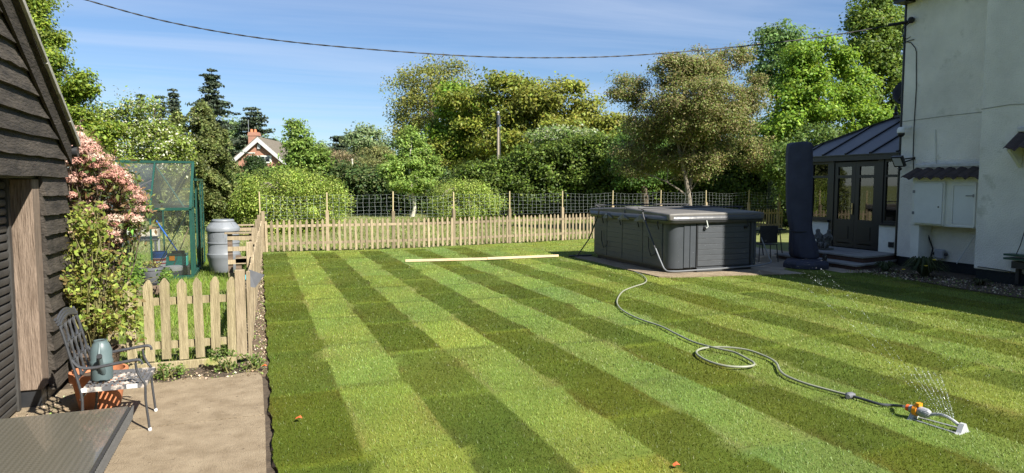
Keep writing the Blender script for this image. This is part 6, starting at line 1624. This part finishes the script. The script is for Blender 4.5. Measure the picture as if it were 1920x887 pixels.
hedge('hedge', 'dark green hedge right of the tub between fence and conservatory', [(1440, 300), (1560, 280), (1700, 270), (1800, 280)], 31, 27, DARK + MID, 620, 76, .07, 84, 2.2, rc=.5)
hedge('hedge', 'distant tree belt closing the skyline far behind the oaks', [(560, 300), (640, 290), (720, 275), (900, 262), (1100, 255), (1300, 240), (1500, 240)], 120, 125, [(.07, .11, .04), (.09, .13, .05)], 700, 60, .3, 85, 6, rc=2.2)

# unseen wood added beside and behind the viewer to cut skylight: one mass
r = np.random.default_rng(95); P = []; Nn = []
for i in range(1500):
    a = r.uniform(math.radians(70), math.radians(330)); rad = 27 + 3 * math.sin(a * 5) + r.uniform(-2, 2)
    x = rad * math.sin(a) + 4; y = rad * math.cos(a) + 4; zt = 8.5 + 1.6 * math.sin(a * 9) + 1.0 * math.sin(a * 23); P.append((x, y, max(.3, zt * r.uniform(0, 1) ** .7))); Nn.append((-math.sin(a), -math.cos(a), .3))
v, cl = leaves_round(np.array(P), unit(np.array(Nn)), 1.6, 46, .24, MID + FRESH, .5, .8)
o = fast_mesh('added_sky_screen_wood', v, 4, cl, M['leaf']); tag(o, kind='stuff', label='unseen belt of green wood added around the garden to hold back skylight', cat='wood')

# ================================================================ NEAR SHRUBS
# pink flowering viburnum at the barn corner
vb = thing('flowering_shrub', 'tall shrub covered in dusty pink flower heads at the barn corner', 'shrub', (-1.95, 8.7, 0))
r = np.random.default_rng(91); random.seed(91); heads = []; mb = MB()
edge = [(250, 140), (285, 178), (320, 222), (350, 240), (375, 265), (400, 262), (420, 245), (450, 215), (480, 190)]
for i in range(340):
    py_ = r.uniform(242, 478) if i < 305 else r.uniform(246, 420); xe = np.interp(py_, [e[0] for e in edge], [e[1] for e in edge])
    px_ = r.uniform(118, xe) if i < 270 else xe + 8 - r.uniform(0, 20); Y = r.uniform(8.1, 9.3) 
    q = aty(px_, py_, Y)
    if py_ > 400 and px_ < 200 and r.uniform() < .75: continue
    if q.z > .3: heads.append(tuple(q))
heads = np.array(heads); nh = len(heads); m = 130
d = unit(r.normal(size=(nh * m, 3))); d[:, 2] = np.abs(d[:, 2]) * .85 - .1
hs_ = np.repeat(.068 * r.uniform(.7, 1.25, nh), m); cen = np.repeat(heads, m, axis=0) + d * hs_[:, None] * (1 + .12 * r.normal(size=(nh * m, 1)))
pk = np.array([(.58, .34, .27), (.62, .41, .33), (.50, .27, .21), (.68, .53, .42)]); hc = pk[r.integers(0, 4, nh)]
C = np.repeat(hc, m, axis=0) * (1 + .16 * r.normal(size=(nh * m, 1)))
v1 = leaf_quads(cen, unit(d + .3 * r.normal(size=(nh * m, 3))), .0095 * r.uniform(.6, 1.4, nh * m), .8)
fast_mesh('flower_heads', v1, 4, C, M['flower'], vb, (-1.95, 8.7, 0))
lp = np.repeat(heads, 14, axis=0) + r.normal(size=(nh * 14, 3)) * np.array([.09, .12, .09]) + np.array([0, .10, -.08])
fast_mesh('leaves', leaf_quads(lp, unit(r.normal(size=(len(lp), 3)) + np.array([0, -.3, .6])), .035 * r.uniform(.6, 1.3, len(lp)), .42), 4, pal([(.10, .14, .035), (.17, .21, .05), (.20, .13, .06)], len(lp)), M['leaf'], vb, (-1.95, 8.7, 0))
for h_ in heads[::2]: limb(mb, (-1.98 + random.uniform(-.15, .15), 8.75 + random.uniform(-.1, .1), .0), h_, .014, .004, .12, 5, 5)
mb.build('stem', M['bark'], vb)
# rose: large yellow-green leaves on arching stems
def leafy(name, label, cat, base, regions, n, size, cols, stem, seed, asp=.55, stemm='stem', nst=22, spread=.035, group=None):
    """regions: (px0, px1, py0, py1, Y0, Y1) boxes of sprays"""
    t = thing(name, label, cat, base, group); r = np.random.default_rng(seed); random.seed(seed); P = []
    for (a, b_, c_, d_, e_, f_, wt) in regions:
        for i in range(int(n * wt)):
            q = aty(r.uniform(a, b_), r.uniform(c_, d_), r.uniform(e_, f_)); P.append((q.x, q.y, max(q.z, .05)))
    P = np.array(P); K = 9; cen = np.repeat(P, K, axis=0) + r.normal(size=(len(P) * K, 3)) * spread
    nr = unit(r.normal(size=(len(cen), 3)) * .7 + np.array([.25, -.35, .8]))
    fast_mesh('foliage', leaf_quads(cen, nr, size * r.uniform(.55, 1.25, len(cen)), asp), 4, pal(cols, len(cen), .2), M['leaf'], t, tuple(base))
    mb = MB()
    for i in range(nst): q = P[random.randrange(len(P))]; limb(mb, (base[0] + random.uniform(-.07, .07), base[1] + random.uniform(-.07, .07), base[2]), q, .010, .003, .1, 6, 5)
    mb.build('stem', M[stemm], t); return t
ROSE = [(.22, .27, .045), (.28, .33, .07), (.16, .21, .035), (.25, .27, .05), (.19, .14, .05)]
leafy('rose_bush', 'climbing rose with yellow green young leaves growing from the round planter', 'rose', (-1.47, 7.25, .28),
      [(122, 200, 385, 480, 7.35, 7.75, .24), (120, 240, 470, 560, 7.15, 7.7, .33), (140, 262, 540, 600, 7.0, 7.5, .22), (150, 270, 590, 640, 6.95, 7.4, .11), (122, 175, 400, 560, 7.6, 7.9, .16)], 270, .029, ROSE, .01, 101, nst=46)
leafy('raspberry_bush', 'bright green leafy bush growing behind the near fence left of the plant pot', 'bush', (-2.35, 11.6, 0),
      [(178, 262, 482, 540, 11.0, 12.2, .6), (170, 235, 470, 520, 11.4, 12.4, .3), (300, 320, 512, 530, 12.2, 12.6, .06)], 330, .034, [(.12, .21, .03), (.17, .27, .04), (.09, .15, .03)], .01, 102, spread=.05)
# weeds at the foot of the fence
for k, (a, b_, c_, d_, lb_) in enumerate(((285, 345, 684, 712, 'pale green weed growing at the foot of the mossy fence beside the chair arm'), (396, 446, 655, 698, 'clump of round leaved weeds against the gravel board'), (455, 494, 668, 696, 'low straggling weed beside the base of the near fence post'))):
    q = gnd((a + b_) / 2, d_); q2 = gnd((a + b_) / 2, d_)
    leafy('weed', lb_, 'weed', (q.x, q.y, 0), [(a, b_, c_, d_, q.y - .05, q.y + .12, 1)], 34 if k < 2 else 22, .016, [(.13, .2, .04), (.17, .24, .06), (.09, .14, .03)], .01, 110 + k, .75, spread=.02, nst=7, group='weeds along the near fence')
leafy('herb_clump', 'small bushy green herb between the plant pot and the greenhouse', 'plant', (-1.6, 13.2, 0), [(300, 322, 512, 532, 13.0, 13.5, 1)], 50, .02, [(.08, .15, .03), (.11, .19, .04)], .01, 120, spread=.04, nst=6)
# bed plants by the house
def strap_plant(label, cx, cy_, z0, rad, hgt, n, seed, flowers=(), cols=((.05, .075, .025), (.08, .10, .04)), group=None):
    t = thing('bed_plant', label, 'plant', (cx, cy_, z0), group); r = np.random.default_rng(seed); a = r.uniform(0, 6.28, n); l = rad * r.uniform(.4, 1, n); V_ = []
    for i in range(n):
        d_ = np.array([math.cos(a[i]), math.sin(a[i]), 0]); w = np.array([-d_[1], d_[0], 0]) * .010; b0 = d_ * .04; mid = d_ * l[i] * .5 + np.array([0, 0, hgt * r.uniform(.6, 1)]); tip = d_ * l[i] + np.array([0, 0, hgt * r.uniform(.1, .6)])
        V_ += [b0 - w, b0 + w, mid + w, mid - w, mid - w, mid + w, tip + w * .1, tip - w * .1]
    fast_mesh('foliage', np.array(V_), 4, pal(cols, 2 * n), M['leaf'], t, (0, 0, 0))
    for (x, y, z) in flowers: MB().lathe([(0, 0), (.035, .012), (.03, .02), (0, .015)], 10).build('flower', YEL, t, world=False).location = (x, y, z)
    return t
YEL = mat('yellow_petal', (.75, .55, .03), .6)
strap_plant('dark strap leaved clump with yellow flowers in the bed below the junction box', 12.35, 9.75, .05, .55, .40, 260, 130, ((-.1, -.28, .36), (-.22, -.2, .24), (-.42, .12, .14)))
strap_plant('low dark plant in the bed near the end of the steps', 12.4, 10.7, .05, .35, .22, 120, 131)
strap_plant('small straggly plant in the dry bed nearest the right edge', 12.3, 8.6, .05, .3, .12, 80, 132, cols=((.09, .08, .04), (.06, .07, .03)))
